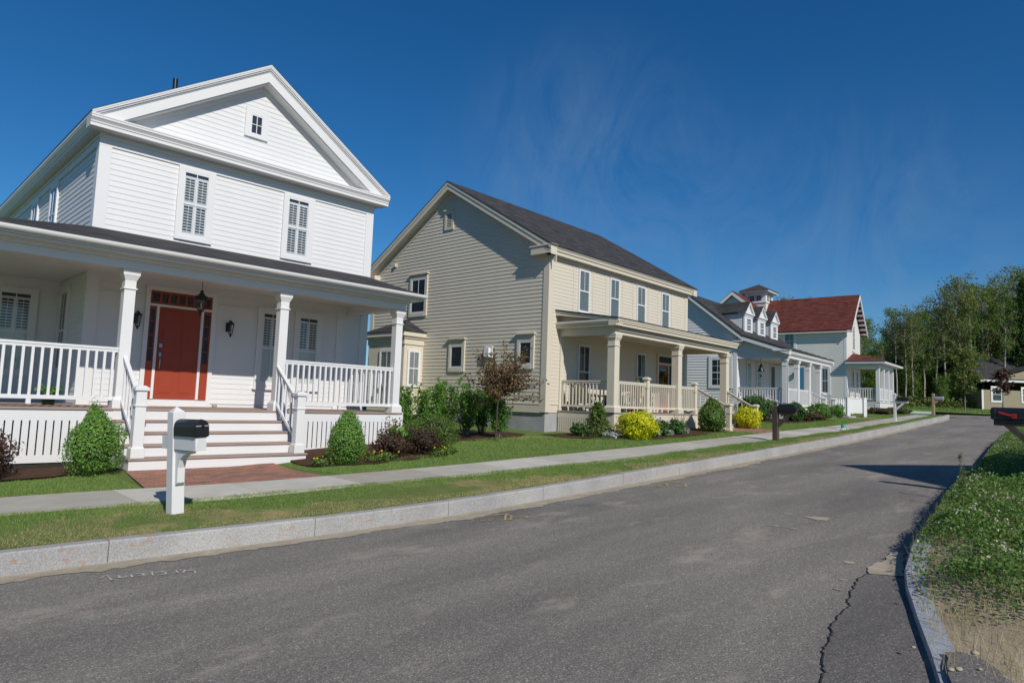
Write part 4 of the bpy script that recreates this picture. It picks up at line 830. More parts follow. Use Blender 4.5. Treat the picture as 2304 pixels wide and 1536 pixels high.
# ------------------------------------------------------------------ house 4 (cream, red roofs)
h4=hframe('red_roofed_house','cream white house with steep red roof and hipped corner porch',24.89,49.4,40.0,-.0)
Cm=M['cream']; Wd=4.12; D=9.0; um=2.06; zr=9.12; ze=6.22
mb=MB(); mb.ex_y([(.01,-.3),(Wd,-.3),(Wd,6.3),(um,8.75),(.01,6.3)],.02,D,1)
mb.clap(PL(0),lambda z:(.12,D),.0,6.35,.15,.028); mb.clap(PF(0),lambda z:(.12,Wd-.12) if z<6.35 else ((z-6.35)/1.24,Wd-(z-6.35)/1.24),.0,8.7,.15,.0115); mb.clap(PR(Wd),lambda z:(.12,D),.0,6.35,.15); mb.build('wall',[Cm,Cm],h4)
cboard(h4,W,(-.03,.15,-.03,0,0,6.3),(-.03,0,0,.15,0,6.3)); cboard(h4,W,(Wd-.15,Wd+.03,-.03,0,0,6.3))
mb=MB(); ml=(zr-ze)/(um+.42)
plate(mb,[(-.42,-.5,ze),(-.42,D+.4,ze),(um,D+.4,zr),(um,-.5,zr)],.09); plate(mb,[(um,-.5,zr),(um,D+.4,zr),(2*um+.42,D+.4,ze),(2*um+.42,-.5,ze)],.09); mb.build('roof',M['roofred'],h4)
mb=MB()
mb.ex_y([(-.44,ze-.06),(um,zr-.06),(um,zr-.34),(-.44,ze-.24)],-.54,-.48); mb.ex_y([(um,zr-.061),(2*um+.44,ze-.06),(2*um+.44,ze-.24),(um,zr-.34)],-.5395,-.48)
mb.box(-.40,0,-.48,D,ze-.2,ze-.12)
for i in range(8):
    t=(i+.7)/8.5; x=um+(um+.42)*t; z=zr-(zr-ze)*t-.10; mb.box(x-.03,x+.03,-.47,-.0,z-.20,z-.05)
    x=um-(um+.42)*t; mb.box(x-.03,x+.03,-.47,0,z-.20,z-.05)
mb.build('rake_trim',W,h4)
window(h4,PF(0),1.82,2.4,4.85,6.75,W,W,(.14,.14,.16,.14),'curtain',cap=.1)
window(h4,PL(0),3.72,4.45,4.9,6.08,W,W,(.14,.14,.1,.14),'frost' if 0 else 'blind'); window(h4,PL(0),1.26,1.72,1.45,3.35,W,W,(.16,.16,.2,.16),'blind',cap=.08)
window(h4,PF(0),1.55,2.0,1.5,3.25,W,W,(.1,.1,.1,.1),'curtain'); window(h4,PF(0),2.9,3.35,1.5,3.25,W,W,(.1,.1,.1,.1),'curtain')
mb=MB(); P=PL(0); obb(mb,P,3.0,3.42,.9,3.4,0,.05); mb.build('side_door',M['blue'],h4)
mb=MB(); obb(mb,P,3.55,3.75,2.7,3.05,0,.2); mb.build('wall_lamp',M['black'],h4)
# cross wing + cupola
mb=MB(); mb.ex_x([(6.8,0),(9.6,0),(9.6,8.3),(8.2,9.3),(6.8,8.3)],-1.0,um+2.5); mb.build('rear_wing',M['shutter'],h4)
mb=MB()
for x0 in (-1.3,):
    plate(mb,[(x0,6.3,8.05),(um+3,6.3,8.05),(um+3,8.2,9.62),(x0,8.2,9.62)],.09); plate(mb,[(x0,8.2,9.62),(um+3,8.2,9.62),(um+3,10.1,8.05),(x0,10.1,8.05)],.09)
mb.build('rear_wing_roof',M['roofred'],h4)
mb=MB(); mb.ex_x([(6.25,7.98),(8.2,9.54),(8.2,9.26),(6.25,7.7)],-1.34,-1.29); mb.ex_x([(8.2,9.54),(10.15,7.98),(10.15,7.7),(8.2,9.26)],-1.34,-1.291); mb.build('rear_rake_trim',W,h4)
cx,cy=1.05,6.3; cs=1.75
mb=MB(); mb.box(cx+.02,cx+cs-.02,cy+.02,cy+cs-.02,7.2,9.0,1); mb.clap(PL(cx+.02),lambda z:(cy,cy+cs),7.3,8.85,.13,mi=1); mb.clap(PF(cy+.02),lambda z:(cx,cx+cs),7.3,8.85,.13,mi=1)
mb.box(cx-.05,cx+cs+.05,cy-.05,cy+cs+.05,8.85,8.93); mb.box(cx,cx+.3,cy,cy+.3,8.93,9.72); mb.box(cx+cs-.3,cx+cs,cy,cy+.3,8.93,9.72); mb.box(cx,cx+.3,cy+cs-.3,cy+cs,8.93,9.72); mb.box(cx+cs-.3,cx+cs,cy+cs-.3,cy+cs,8.93,9.72); mb.box(cx+.05,cx+cs-.05,cy+.05,cy+cs-.05,9.55,9.72)
mb.box(cx-.34,cx+cs+.34,cy-.34,cy+cs+.34,9.72,9.86)
cu=mb.build('cupola',[W,Cm],h4)
mb=MB(); e=.42; a=[(cx-e,cy-e,9.87),(cx+cs+e,cy-e,9.87),(cx+cs+e,cy+cs+e,9.87),(cx-e,cy+cs+e,9.87),(cx+cs/2,cy+cs/2,10.55)]; mb.add(a,[(0,1,4),(1,2,4),(2,3,4),(3,0,4),(3,2,1,0)]); mb.build('roof',M['roofbrown'],cu)
for k in (0,1):
    q=.34+.56*k; window(h4,PF(cy+.06),cx+q,cx+q+.48,8.96,9.52,W,W,(.02,.02,.02,.02),'dark',(2,2),hung=False,fr=.05); window(h4,PL(cx+.06),cy+q,cy+q+.48,8.96,9.52,W,W,(.02,.02,.02,.02),'dark',(2,2),hung=False,fr=.05)
# corner porch
zd=.93; ve=-2.2
mb=MB(); mb.box(-.05,5.0,ve,0,zd-.06,zd); mb.box(4.12,5.0,0,2.2,zd-.06,zd); mb.build('porch_floor',W,h4)
mb=MB(); mb.box(.0,4.95,ve+.05,-.01,-.3,zd-.061,1); mb.clap(PF(ve+.05),lambda z:(.25,4.7),.0,.85,.15,mi=1); P=PL(0); mb.clap(P,lambda z:(ve+.35,-.3),.05,.68,.14,mi=1)
P2=PF(ve+.05); obb(mb,P2,-.03,.25,-.1,.86,0,.03); obb(mb,P2,4.7,4.98,-.1,.86,0,.03); obb(mb,P,ve+.02,ve+.33,-.1,.86,0,.03); obb(mb,P,-.3,0,-.1,.86,0,.03); obb(mb,P,ve+.33,-.3,.7,.86,0,.028)
mb.build('porch_skirt',[W,Cm],h4)
mb=MB(); mb.box(-.05,5.0,ve+.02,ve+.24,3.38,3.62); mb.box(-.049,.15,ve+.241,0,3.38,3.62); mb.box(-.02,5.5,ve+.1,0,3.58,3.61); mb.ex_x([(ve-.42,3.66),(ve-.45,3.82),(ve-.3,3.82),(ve-.3,3.66)],-.45,6.3); mb.box(-.46,-.38,ve-.43,0,3.66,3.82); mb.box(-.4,6.2,ve-.35,0,3.64,3.66); mb.build('porch_beam',W,h4)
mb=MB(); a=[(-.5,ve-.5,3.83),(6.35,ve-.5,3.83),(6.35,0,3.83),(2.9,0,4.62),(2.0,0,4.62),(-.5,0,3.83)]; mb.add(a,[(0,1,3,4),(1,2,3),(0,4,5)]); mb.build('porch_roof',M['roofred'],h4)
for x in (.06,1.68,3.3,4.9): 
    mb=MB(); mb.box(x-.12,x+.12,ve+.01,ve+.25,zd,3.38); mb.build('column',W,h4)
railing(h4,(.06,-.05),(.06,ve+.25),1.9,1.9,.86,12,W,.05,False)
for a,b in ((.18,1.56),(1.8,3.18),(3.42,4.78)): railing(h4,(a,ve+.13),(b,ve+.13),1.9,1.9,.86,9,W,.07,False)
L=rooted('hanging_lantern','dark hanging lantern under the red hipped corner porch roof','lantern',h4,1.67,-1.0,2.95); OFF[2]=0
mb=MB(); mb.tube([(0,0,.15),(0,0,.65)],[.012,.012],5); mb.lathe((0,0,0),[(.03,.17),(.14,.08),(.1,.05),(.07,-.2),(.0,-.26)],8); mb.build('lantern_frame',M['black'],L)
OFF[2]=0
# ------------------------------------------------------------------ distant tan bungalow and the neighbour that shades the road
def pxray(X,Y): return X,Y
hb=hframe('tan_bungalow','low mustard tan bungalow with charcoal roof on the far lawn',49.6,70.2,92.0,.90)
hb['category']='house'
mb=MB(); mb.box(.02,16,.02,9,-.2,3.0,1); mb.clap(PF(0),lambda z:(.15,16),.1,3.0,.14,mi=1); mb.box(-.03,.16,-.03,0,-.1,3.0); mb.box(-.02,16,-.028,0,-.2,.12+.9-.7)
hbw=mb.build('wall',[W,M['mustard']],hb)
OFF[2]=0
# heights below are local (root sits on the lawn)
for o in list(hb.children): pass
mb=MB(); plate(mb,[(-.4,-.45,3.15),(16.5,-.45,3.15),(16.5,4.6,5.95),(-.2,4.6,5.95)],.1); plate(mb,[(-.2,4.6,5.95),(16.5,4.6,5.95),(16.5,9.5,3.15),(-.4,9.5,3.15)],.1); mb.build('roof',M['roof'],hb)
mb=MB(); mb.box(-.4,16.4,-.48,-.44,2.95,3.15); mb.box(-.3,16.3,-.44,.05,2.95,2.99); mb.build('fascia',W,hb)
mb=MB(); plate(mb,[(.2,-.5,3.2),(8.5,-.5,5.7),(8.5,4.4,5.7),(.2,4.4,3.2)],.06); plate(mb,[(8.5,-.5,5.7),(16,-.5,3.2),(16,4.4,3.2),(8.5,4.4,5.7)],.06); mb.build('front_gable_roof',M['roof'],hb)
mb=MB(); mb.ex_y([(1.0,3.2),(15.6,3.2),(8.5,5.55)],-.2,-.1); mb.build('front_gable',M['mustard'],hb)
for a in (1.05,4.15): window(hb,PF(0),a,a+.95,.95,2.35,W,W,(.14,.14,.16,.14),'dark',(3,2),(1,1))
h5=thing('grey_gabled_house','grey clapboard house standing on the weedy side of the street, outside the photo','house',(0,0,0),0)
def gable_house(root,s,c,phi,a,apex,b,depth,zg):
    """gable triangle apex at (s,c), gable line turned by phi from the street"""
    x,y=XY(s,c); root.location=(x,y,zg)
    base=R(90-44)            # street s axis angle in the world
    root.rotation_euler=(0,0,base+R(phi))
    ze=apex-b-zg; za=apex-zg
    mb=MB(); mb.ex_y([(-a+.35,-.5),(a-.35,-.5),(a-.35,ze+.1),(0,za-.2),(-a+.35,ze+.1)],-depth,-.35); mb.clap(lambda q,z,o:(q,-.35+o,z),lambda z:(-a+.4,a-.4) if z<ze else (-(za-z)*a/b+.3,(za-z)*a/b-.3),0,za-.5,.13); mb.build('wall',M['shutter'],root)
    mb=MB(); plate(mb,[(-a,-depth-.3,ze),(0,-depth-.3,za),(0,0,za),(-a,0,ze)],.12); plate(mb,[(0,-depth-.3,za),(a,-depth-.3,ze),(a,0,ze),(0,0,za)],.12); mb.build('roof',M['roof'],root)
    for x in (-1.6,1.6): window(root,lambda q,z,o:(q,-.35+o,z),x-.45,x+.45,1.2,2.8,W,W)
gable_house(h5,13.06,-6.6,32,4.6,7.95,3.38,9,-1.35)

# ------------------------------------------------------------------ mailboxes
def mailbox(label,s,c,style,post,boxm,g='mailboxes along the street',toward=-1,zoff=0,h=1.30):
    x,y=XY(s,c); z=float(UG(s,c)) if toward<0 else float(RO(s))+rev(s)+.08
    base=math.atan2(toward*CY,toward*CX)    # local x points to the road
    r=thing('mailbox',label,'mailbox',(x,y,z),base,g)
    w=.15 if style!='simple' else .11; q=w/2; mb=MB()
    if style=='cap': mb.box(-q,q,-q,q,-.15,h-.07); mb.frustum(-q,q,-q,q,h-.07,-.004,.004,-.004,.004,h)
    elif style=='finial': mb.box(-q,q,-q,q,-.15,h-.2); mb.frustum(-q,q,-q,q,h-.2,-q*.5,q*.5,-q*.5,q*.5,h-.16); mb.lathe((0,0,h-.16),[(.03,0),(.055,.05),(.05,.09),(.0,.14)],10)
    else: mb.box(-q,q,-q,q,-.15,h-.1); mb.box(-q-.02,q+.02,-q-.02,q+.02,h-.1,h-.06); mb.frustum(-q-.01,q+.01,-q-.01,q+.01,h-.06,-q*.6,q*.6,-q*.6,q*.6,h)
    mb.build('post',post,r,.004)
    za=h*.73; ah=.16 if style=='cap' else .10; aw=.13 if style=='cap' else .10
    mb=MB(); mb.box(-.22,-q-.001,-aw/2,aw/2,za-ah,za); mb.box(q+.001,.60,-aw/2,aw/2,za-ah,za)
    if style=='cap': mb.frustum(.60,.6001,-aw/2,aw/2,za-ah,.62,.625,-aw/2+.025,aw/2-.025,za-.02)
    mb.build('arm',post,r,.005)
    mb=MB()
    if style=='cap':
        P=[(q+.001,za-ah-.01),(.42,za-ah-.01),(.40,za-ah-.04),(.28,za-ah-.06),(.19,za-ah-.12),(.145,za-ah-.22),(.135,za-ah-.40),(q+.001,za-ah-.44)]; mb.ex_y(P,-.045,.045)
    elif style=='palewood': mb.ex_y([(q+.001,za-ah-.01),(.30,za-ah-.01),(.27,za-ah-.10),(.18,za-ah-.16),(q+.001,za-ah-.2)],-.045,.045)
    else: mb.ex_y([(q+.001,za-ah-.38),(q+.001,za-ah-.26),(.33,za-ah-.001),(.46,za-ah-.001)],-.045,.045)
    mb.build('brace',post,r,.003)
    mb=MB(); b0,b1=.11,.62; hw=.085; hz=.115; pr=[(-hw,za+.005),(hw,za+.005),(hw,za+hz)]+[(hw*math.cos(t),za+hz+hw*1.05*math.sin(t)) for t in np.linspace(0,math.pi,11)[1:-1]]+[(-hw,za+hz)]
    mb.ex_x(pr,b0,b1); k=[(y*1.06,za+(z_-za)*1.03-.002) for y,z_ in pr]; mb.ex_x(k,b1-.05,b1-.03); mb.box(b0,b1,-hw+.01,hw-.01,za,za+.006)
    bx=mb.build('box',boxm,r,.003)
    mb=MB(); mb.ex_x([(y*.93,za+.012+(z_-za-.005)*.93) for y,z_ in pr],b1,b1+.015); mb.box(b1+.015,b1+.03,-.015,.015,za+.12,za+.16)
    mb.build('mailbox_door',boxm,r,.002)
    if style=='cap': m2=MB(); m2.box(b1+.015,b1+.018,-.08,.08,za+.125,za+.137); m2.build('trim_strip',M['silver'],bx)
    return r,bx,za
MBX=mailbox('white mailbox post with pointed cap and black box nearest the camera',3.15,8.62,'cap',W,M['blackbox'],h=1.30)
MBX[0].rotation_mode='QUATERNION'; MBX[0].rotation_quaternion=(Matrix.Rotation(R(-3.2),3,Vector((-.437,.9,0)))@Matrix.Rotation(MBX[0].rotation_euler.z+R(6),3,'Z')).to_quaternion()
mailbox('weathered dark wood mailbox with black box on the verge before the dormered cottage',19.8,8.13,'finial',M['darkwood'],M['blackbox'],h=1.22)
mailbox('slim white mailbox post with black box beside the hipped corner porch',37.9,9.5,'simple',W,M['blackbox'],h=1.42)
mailbox('pale wood mailbox with silver box at the far end of the sidewalk',54.35,11.2,'palewood',M['palewood'],M['silver'],h=1.5)
r,bx,za=mailbox('black mailbox with red flag on dark wood arm at the right edge of the picture',13.83,1.37,'finial',M['darkwood'],M['blackbox'],toward=1,h=1.46)
mb=MB(); mb.beam((.52,.098,za+.12),(.30,.098,za+.06),.012,.03); mb.box(.28,.34,.092,.104,za+.03,za+.10); mb.build('flag',M['flagred'],bx)

# ------------------------------------------------------------------ small things
x,y=XY(27.1,8.55); z=float(UG(27.1,8.55))
L=thing('utility_marker','small teal and white utility cap sitting in the grass verge','marker',(x,y,z-.0))
mb=MB(); mb.lathe((0,0,0),[(.0,.22),(.07,.21),(.085,.17),(.085,.10)],12); mb.build('cap',M['teal'],L); mb=MB(); mb.lathe((0,0,0),[(.085,.1),(.075,-.02)],12); mb.build('stem',W,L); mb=MB()
for q in range(6): mb.beam((.09*math.cos(q),.09*math.sin(q),.07),(.24*math.cos(q),.24*math.sin(q),.05),.03,.02)
mb.build('flange',W,L)
def porch_chair(par,x,y,z,rz,mat,label,group=None):
    r=rooted('porch_chair',label,'chair',par,x,y,z,group,rz); 
    mb=MB(); mb.hexa([(-.27,-.3,.33),(.27,-.3,.33),(.27,.25,.24),(-.27,.25,.24),(-.27,-.3,.37),(.27,-.3,.37),(.27,.25,.28),(-.27,.25,.28)]); mb.build('seat',mat,r)
    mb=MB()
    for i in range(5):
        a=-.27+i*.11; hh=(.82,.9,.94,.9,.82)[i]; mb.hexa([(a,.19,.26),(a+.1,.19,.26),(a+.1,.22,.26),(a,.22,.26),(a,.19+.3,hh),(a+.1,.49,hh),(a+.1,.52,hh),(a,.52,hh)])
    mb.build('backrest',mat,r)
    for sx in (-1,1):
        mb=MB(); mb.box(sx*.33-.06,sx*.33+.06,-.36,.38,.53,.56); mb.build('armrest',mat,r)
        mb=MB(); mb.box(sx*.31-.025,sx*.31+.025,-.3,-.22,0,.53); mb.build('leg',mat,r); mb=MB(); mb.box(sx*.31-.025,sx*.31+.025,.28,.36,0,.53); mb.build('leg',mat,r)
zd2=-.218
porch_chair(h2,1.25,-.75,zd2,R(90),T,'cream slatted porch chair in the left corner of the tan house porch')
porch_chair(h2,2.25,-.85,zd2,R(-90),M['green'],'dark green slatted porch chair beside the orange planter')
porch_chair(h2,3.5,-.7,zd2,R(70),T,'cream slatted porch chair behind the middle porch railing')
porch_chair(h2,4.6,-.8,zd2,R(-60),T,'cream slatted porch chair left of the tan house door')
porch_chair(h3,.75,-.9,.24,R(100),W,'white slatted porch chair below the bell wind chime')
porch_chair(h3,2.2,-.7,.24,0,W,'white slatted porch chair between the cottage windows')
L=rooted('porch_table','round black porch table with dark legs between the porch chairs','table',h2,1.75,-.8,zd2)
mb=MB(); mb.lathe((0,0,0),[(0,.52),(.32,.52),(.32,.48),(0,.48)],16); mb.build('tabletop',M['black'],L)
for q in (0,2.1,4.2):
    mb=MB(); mb.tube([(.05*math.cos(q),.05*math.sin(q),.48),(.24*math.cos(q),.24*math.sin(q),0)],[.02,.02],6); mb.build('leg',M['black'],L)
def planter(par,x,y,z,r0,h,label,fl):
    L=rooted('planter',label,'planter',par,x,y,z); mb=MB(); mb.lathe((0,0,0),[(0,0.001),(r0*.7,0.001),(r0,h),(r0*1.08,h),(r0*1.08,h+.04),(r0*.9,h+.04),(r0*.88,h-.02),(0,h-.02)],14); mb.build('pot',M['terracotta'],L)
    leafcloud('foliage',rng.normal(size=(140,3))*(r0*.6,r0*.6,.08)+(0,0,h+.10),.07,fl,L)
planter(h2,2.95,-1.55,zd2+.56,.13,.24,'orange planter with leaves on the dark stand by the first tan column',M['hedgeleaf'])
L=rooted('plant_stand','dark stand carrying the orange planter on the tan porch','stand',h2,2.95,-1.55,zd2); mb=MB(); mb.box(-.17,.17,-.17,.17,.5,.56); mb.build('top',M['black'],L)
for sx in (-1,1):
    for sy in (-1,1): mb=MB(); mb.box(sx*.14-.02,sx*.14+.02,sy*.14-.02,sy*.14+.02,0,.5); mb.build('leg',M['black'],L)
L=rooted('orange_panel','tall orange storage box standing left of the tan house door','box',h2,5.0,-.35,zd2); mb=MB(); mb.box(-.3,.3,-.2,.2,.02,.72); mb.build('body',M['terracotta'],L,.01); mb=MB(); mb.box(-.32,.32,-.22,.22,.72,.77); mb.build('lid',M['terracotta'],L,.01)
L=rooted('door_wreath','leafy wreath with orange flowers hanging on the tan house door','wreath',h2,7.28,-.06,1.05)
q=rng.uniform(0,2*math.pi,420); rr=.2+rng.normal(0,.045,420); leafcloud('leaves',np.stack([rr*np.cos(q),rng.normal(0,.03,420)-.03,rr*np.sin(q)*1.3],1),.08,M['oliveleaf'],L); q=rng.uniform(0,2*math.pi,40); rr=.2+rng.normal(0,.04,40); leafcloud('flowers',np.stack([rr*np.cos(q),rng.normal(-.07,.02,40),rr*np.sin(q)*1.3],1),.08,M['orangered'],L,.9)
# picket fence and board screen between the two far houses
def at(s,c,rz=0): x,y=XY(s,c); return (x,y,float(UG(s,c)))
a=Vector(at(42.6,14.0)); L=thing('picket_fence','white picket fence between the dormered cottage and the red roofed house','fence',a,R(8))
n=9
for zz in (.25,.75):
    mb=MB(); mb.beam((0,0,zz),(1.3,0,zz+.02),.04,.08); mb.build('rail',W,L)
pk=None
for i in range(n):
    if pk is None:
        mb=MB(); mb.ex_y([(-.04,.05),(.04,.05),(.04,.92),(0,.99),(-.04,.92)],-.045,-.022); pk=mb.build('picket',W,L); o=pk
    else: o=pk.copy(); col.objects.link(o)
    o.location=(.07+i*.145,0,.05*i/n)
a=Vector(at(40.6,12.55)); L=thing('board_screen','white board screen between two square posts beside the corner porch','screen',a,R(2))
mb=MB(); mb.box(.10,.86,-.02,.02,.22,1.03); mb.box(.1,.86,-.04,.04,1.03,1.09); mb.build('panel',W,L)
for x in (0,.95): mb=MB(); mb.box(x-.09,x+.09,-.09,.09,-.2,1.08); mb.box(x-.11,x+.11,-.11,.11,1.08,1.12); mb.build('post',W,L)
mb=MB(); mb.box(-.6,.6,-.35,.35,-.1,.10); o=mb.build('stone_slab',M['conc'],None,.02); o.location=at(39.4,12.3); o.rotation_euler.z=R(46); tag(o,'low grey stone slab in the grass before the board screen','slab')
for k,(s,c,r) in enumerate(((5.06,.98,.016),(5.1,.945,.018),(5.47,.92,.02),(5.3,1.24,.012),(5.2,.85,.01))):
    o=MB().lathe((0,0,0),[(0,-.3*r),(r,0),(r*1.1,r*.5),(r*.7,r),(0,r*1.15)],7).build('pebble',M['stone']); x,y=XY(s,c); o.location=(x,y,float(RO(s))+rev(s)+.03+.004); o.scale=(1.3,1,1)
    tag(o,'small pale pebble lying on the sandy right bank','pebble','pebbles on the right bank')

# ------------------------------------------------------------------ vegetation
def shell(n,rx,ry,rz,fill=.25,power=1.0,prof=None,lump=.12,seed=0):
    r=np.random.RandomState(seed); d=r.normal(size=(n,3)); d/=np.linalg.norm(d,axis=1)[:,None]
    lump_=1+lump*(np.sin(d[:,0]*5.1+seed)*np.cos(d[:,1]*4.3+seed*2)+.7*np.sin(d[:,2]*6.7+d[:,0]*3.1+seed))
    rad=np.where(r.rand(n)<fill,r.uniform(.45,.9,n),r.uniform(.86,1.05,n))*lump_; rad=np.where(r.rand(n)<.05,r.uniform(1.03,1.2,n)*lump_,rad)
    p=d*rad[:,None]*(rx,ry,rz)
    if prof is not None:
        t=(p[:,2]/rz+1)/2; k=prof(np.clip(t,0,1)); p[:,0]*=k; p[:,1]*=k
    return p,d
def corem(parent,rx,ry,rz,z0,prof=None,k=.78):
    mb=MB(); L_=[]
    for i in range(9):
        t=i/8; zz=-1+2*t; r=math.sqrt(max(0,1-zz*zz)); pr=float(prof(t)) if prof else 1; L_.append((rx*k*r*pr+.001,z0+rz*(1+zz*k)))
    mb.lathe((0,0,0),L_,12); return mb.build('dark_core',M['core'],parent)  # solid filler, inner shade painted in its colour, no real twigs
def shrub(name,label,cat,s,c,rx,rz,mat,n,leaf,prof=None,group=None,ry=None,lump=.12,fill=.25,seed=1,core=.78,zo=0,up=.0,asp=.6,extra=None):
    x,y=XY(s,c); z=float(UG(s,c))+zo; r=thing(name,label,cat,(x,y,z),0,group); ry=ry or rx
    p,d=shell(n,rx,ry,rz,fill,1,prof,lump,seed); p=p+(0,0,rz*.97)
    if extra is not None: p=np.concatenate([p,extra]); d=np.concatenate([d,rng.normal(size=extra.shape)])
    leafcloud('foliage',p,leaf,mat,r,asp,d,up)
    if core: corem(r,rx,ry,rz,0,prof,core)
    return r
egg=lambda t: np.interp(t,[0,.12,.3,.55,.8,1],[.95,1.12,1.1,.92,.72,.6])
cone=lambda t: np.interp(t,[0,.1,.3,.6,.85,1],[1.05,1.2,1.08,.78,.52,.4])
ex,_=shell(900,.14,.14,.24,.2,1,None,.1,5); ex=ex+(.36,.02,.62)
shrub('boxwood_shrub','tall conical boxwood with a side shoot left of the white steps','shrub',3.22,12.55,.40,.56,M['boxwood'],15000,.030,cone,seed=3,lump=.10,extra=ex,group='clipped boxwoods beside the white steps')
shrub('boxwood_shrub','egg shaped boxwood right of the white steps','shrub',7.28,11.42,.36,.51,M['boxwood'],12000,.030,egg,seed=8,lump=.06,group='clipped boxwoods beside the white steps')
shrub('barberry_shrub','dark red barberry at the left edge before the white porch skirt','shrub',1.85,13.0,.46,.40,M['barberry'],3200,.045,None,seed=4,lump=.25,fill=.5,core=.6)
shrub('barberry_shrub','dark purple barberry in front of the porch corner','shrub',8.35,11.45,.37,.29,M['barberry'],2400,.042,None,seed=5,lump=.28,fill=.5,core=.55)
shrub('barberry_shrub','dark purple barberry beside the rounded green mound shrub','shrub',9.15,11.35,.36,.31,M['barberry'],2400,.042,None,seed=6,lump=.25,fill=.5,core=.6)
shrub('mound_shrub','rounded olive green shrub right of the dark barberries','shrub',9.85,11.95,.56,.40,M['oliveleaf'],6500,.042,None,seed=7,lump=.14,fill=.4,core=.7)
shrub('leafy_perennial','bright green leafy perennial between the barberry shrubs','plant',8.9,12.0,.26,.26,M['hedgeleaf'],260,.15,None,seed=9,lump=.2,fill=.6,core=0,asp=.7)
shrub('dried_hydrangea','pale brown dried hydrangea heads behind the barberry','plant',9.3,12.6,.34,.36,M['brownleaf'],900,.05,None,seed=10,lump=.3,fill=.5,core=0)
for k,(s,c) in enumerate(((6.8,11.5),(7.75,11.15),(8.0,11.1),(9.3,11.0),(9.6,11.1))):
    shrub('yellow_flower_clump',('low yellow flower clump at the foot of the right boxwood','low yellow flower clump right behind the egg shaped boxwood','low yellow flower clump before the first barberry','low yellow flower clump before the second barberry','low yellow flower clump under the green mound shrub')[k],'flower',s,c,.20,.09,M['oliveleaf'],220,.05,None,seed=20+k,core=0)
    x,y=XY(s,c); L=[o for o in col.objects if o.name.startswith('yellow_flower_clump')][-1]
    leafcloud('blossoms',rng.normal(size=(9,3))*(.10,.10,.03)+(0,0,.17),.04,M['yellowflower'],L,.9)
hl=('narrow upright hedge shrub nearest the white porch column','tall upright hedge shrub under the tan bay window','tall upright hedge shrub left of the basement window','tallest upright hedge shrub behind the bark mulch','narrow upright hedge shrub behind the plum tree trunk','low outer hedge shrub beside the plum tree trunk')
for k,(s,c,h,rx) in enumerate(((10.9,14.5,1.3,.27),(11.55,14.3,1.42,.37),(12.35,14.45,1.48,.36),(12.75,14.0,1.45,.38),(13.7,14.35,1.3,.34),(13.25,13.15,1.1,.24))):
    x,y=XY(s,c); z=float(UG(s,c)); r=thing('hedge_shrub',hl[k],'shrub',(x,y,z),0,'upright shrubs along the tan gable wall')
    P=[];mb=MB()
    for j in range(15):
        q=rng.uniform(0,6.28); rr=rng.uniform(.1,1)*rx; hh=h*rng.uniform(.78,1.12); n=240
        t=rng.uniform(.16,1,n)**.85; P.append(np.stack([rr*math.cos(q)*(.35+t)+rng.normal(0,.055,n),rr*math.sin(q)*(.35+t)+rng.normal(0,.055,n),t*hh],1))
        mb.tube([(rr*.25*math.cos(q),rr*.25*math.sin(q),0),(rr*1.2*math.cos(q),rr*1.2*math.sin(q),hh*.9)],[.012,.004],4)
    leafcloud('foliage',np.concatenate(P),.068,M['hedgeleaf'],r,.45,None,.3); mb.build('stems',M['bark'],r)
shrub('low_shrub','low leafy shrub left of the small spruce by the tan porch skirt','shrub',15.75,12.3,.26,.2,M['darkleaf'],700,.07,None,seed=30,lump=.2,core=.6)
# small layered spruce
def spruce(name,label,s,c,h,rb,mat,n,leaf,layers,group=None,zo=0):
    x,y=XY(s,c); z=float(UG(s,c))+zo; r=thing(name,label,'tree',(x,y,z),0,group); P=[];mb=MB(); mb.tube([(0,0,-.05),(0,0,h*.95)],[h*.022+.008,.006],7)
    for i in range(layers):
        t=(i+.3)/layers; zc=h*(.06+.92*t); rad=rb*(1-t)**.8+.03; nb=max(5,int(9*(1-t)+4))
        for b in range(nb):
            q=b*6.283/nb+i*.7+rng.uniform(-.2,.2); L_=rad*rng.uniform(.75,1.1); m=max(6,int(n/(layers*nb))); u=rng.rand(m)**.7
            P.append(np.stack([L_*u*math.cos(q)+rng.normal(0,.03*rb/.5,m),L_*u*math.sin(q)+rng.normal(0,.03*rb/.5,m),zc+u*L_*.18-u*u*L_*.3+rng.normal(0,.02*h/1.2,m)],1)); mb.tube([(0,0,zc),(L_*.8*math.cos(q),L_*.8*math.sin(q),zc)],[.006*h,.002*h],4)
    leafcloud('crown',np.concatenate(P),leaf,mat,r,.35,None,0); mb.build('trunk',M['darkbark'],r); return r
spruce('dwarf_spruce','small spruce with layered branches at the tan porch corner',16.15,11.95,1.05,.52,M['spruceleaf'],6000,.07,11)
shrub('gold_shrub','large round golden yellow shrub before the tan porch skirt','shrub',16.45,10.75,.56,.40,M['gold'],7500,.055,None,ry=.5,seed=31,lump=.10,fill=.3,core=.7)
for k,(s,c,rx,rz) in enumerate(((17.1,10.75,.24,.24),(18.0,10.95,.27,.25),(19.05,11.0,.26,.24))):
    shrub('rhododendron',('small dark green shrub touching the golden yellow shrub','small dark green shrub in the middle of the tan porch bed','small dark green shrub left of the dark conical evergreen')[k],'shrub',s,c,rx,rz,M['darkleaf'],900,.085,None,seed=33+k,lump=.2,fill=.5,core=.6,up=.5)
for k,(s,c) in enumerate(((17.6,10.85),(18.55,10.95),(19.6,11.0),(16.0,11.5),(15.9,11.2))):
    shrub('dusty_miller',('silver grey low plant between the golden shrub and its neighbour','silver grey low plant between the two small dark shrubs','silver grey low plant beside the dark conical evergreen','silver grey low plant under the small spruce','silver grey low plant in front of the small spruce')[k],'plant',s,c,.14,.10,M['flower'] if 0 else M['silverleaf'],160,.06,None,seed=50+k,core=0)
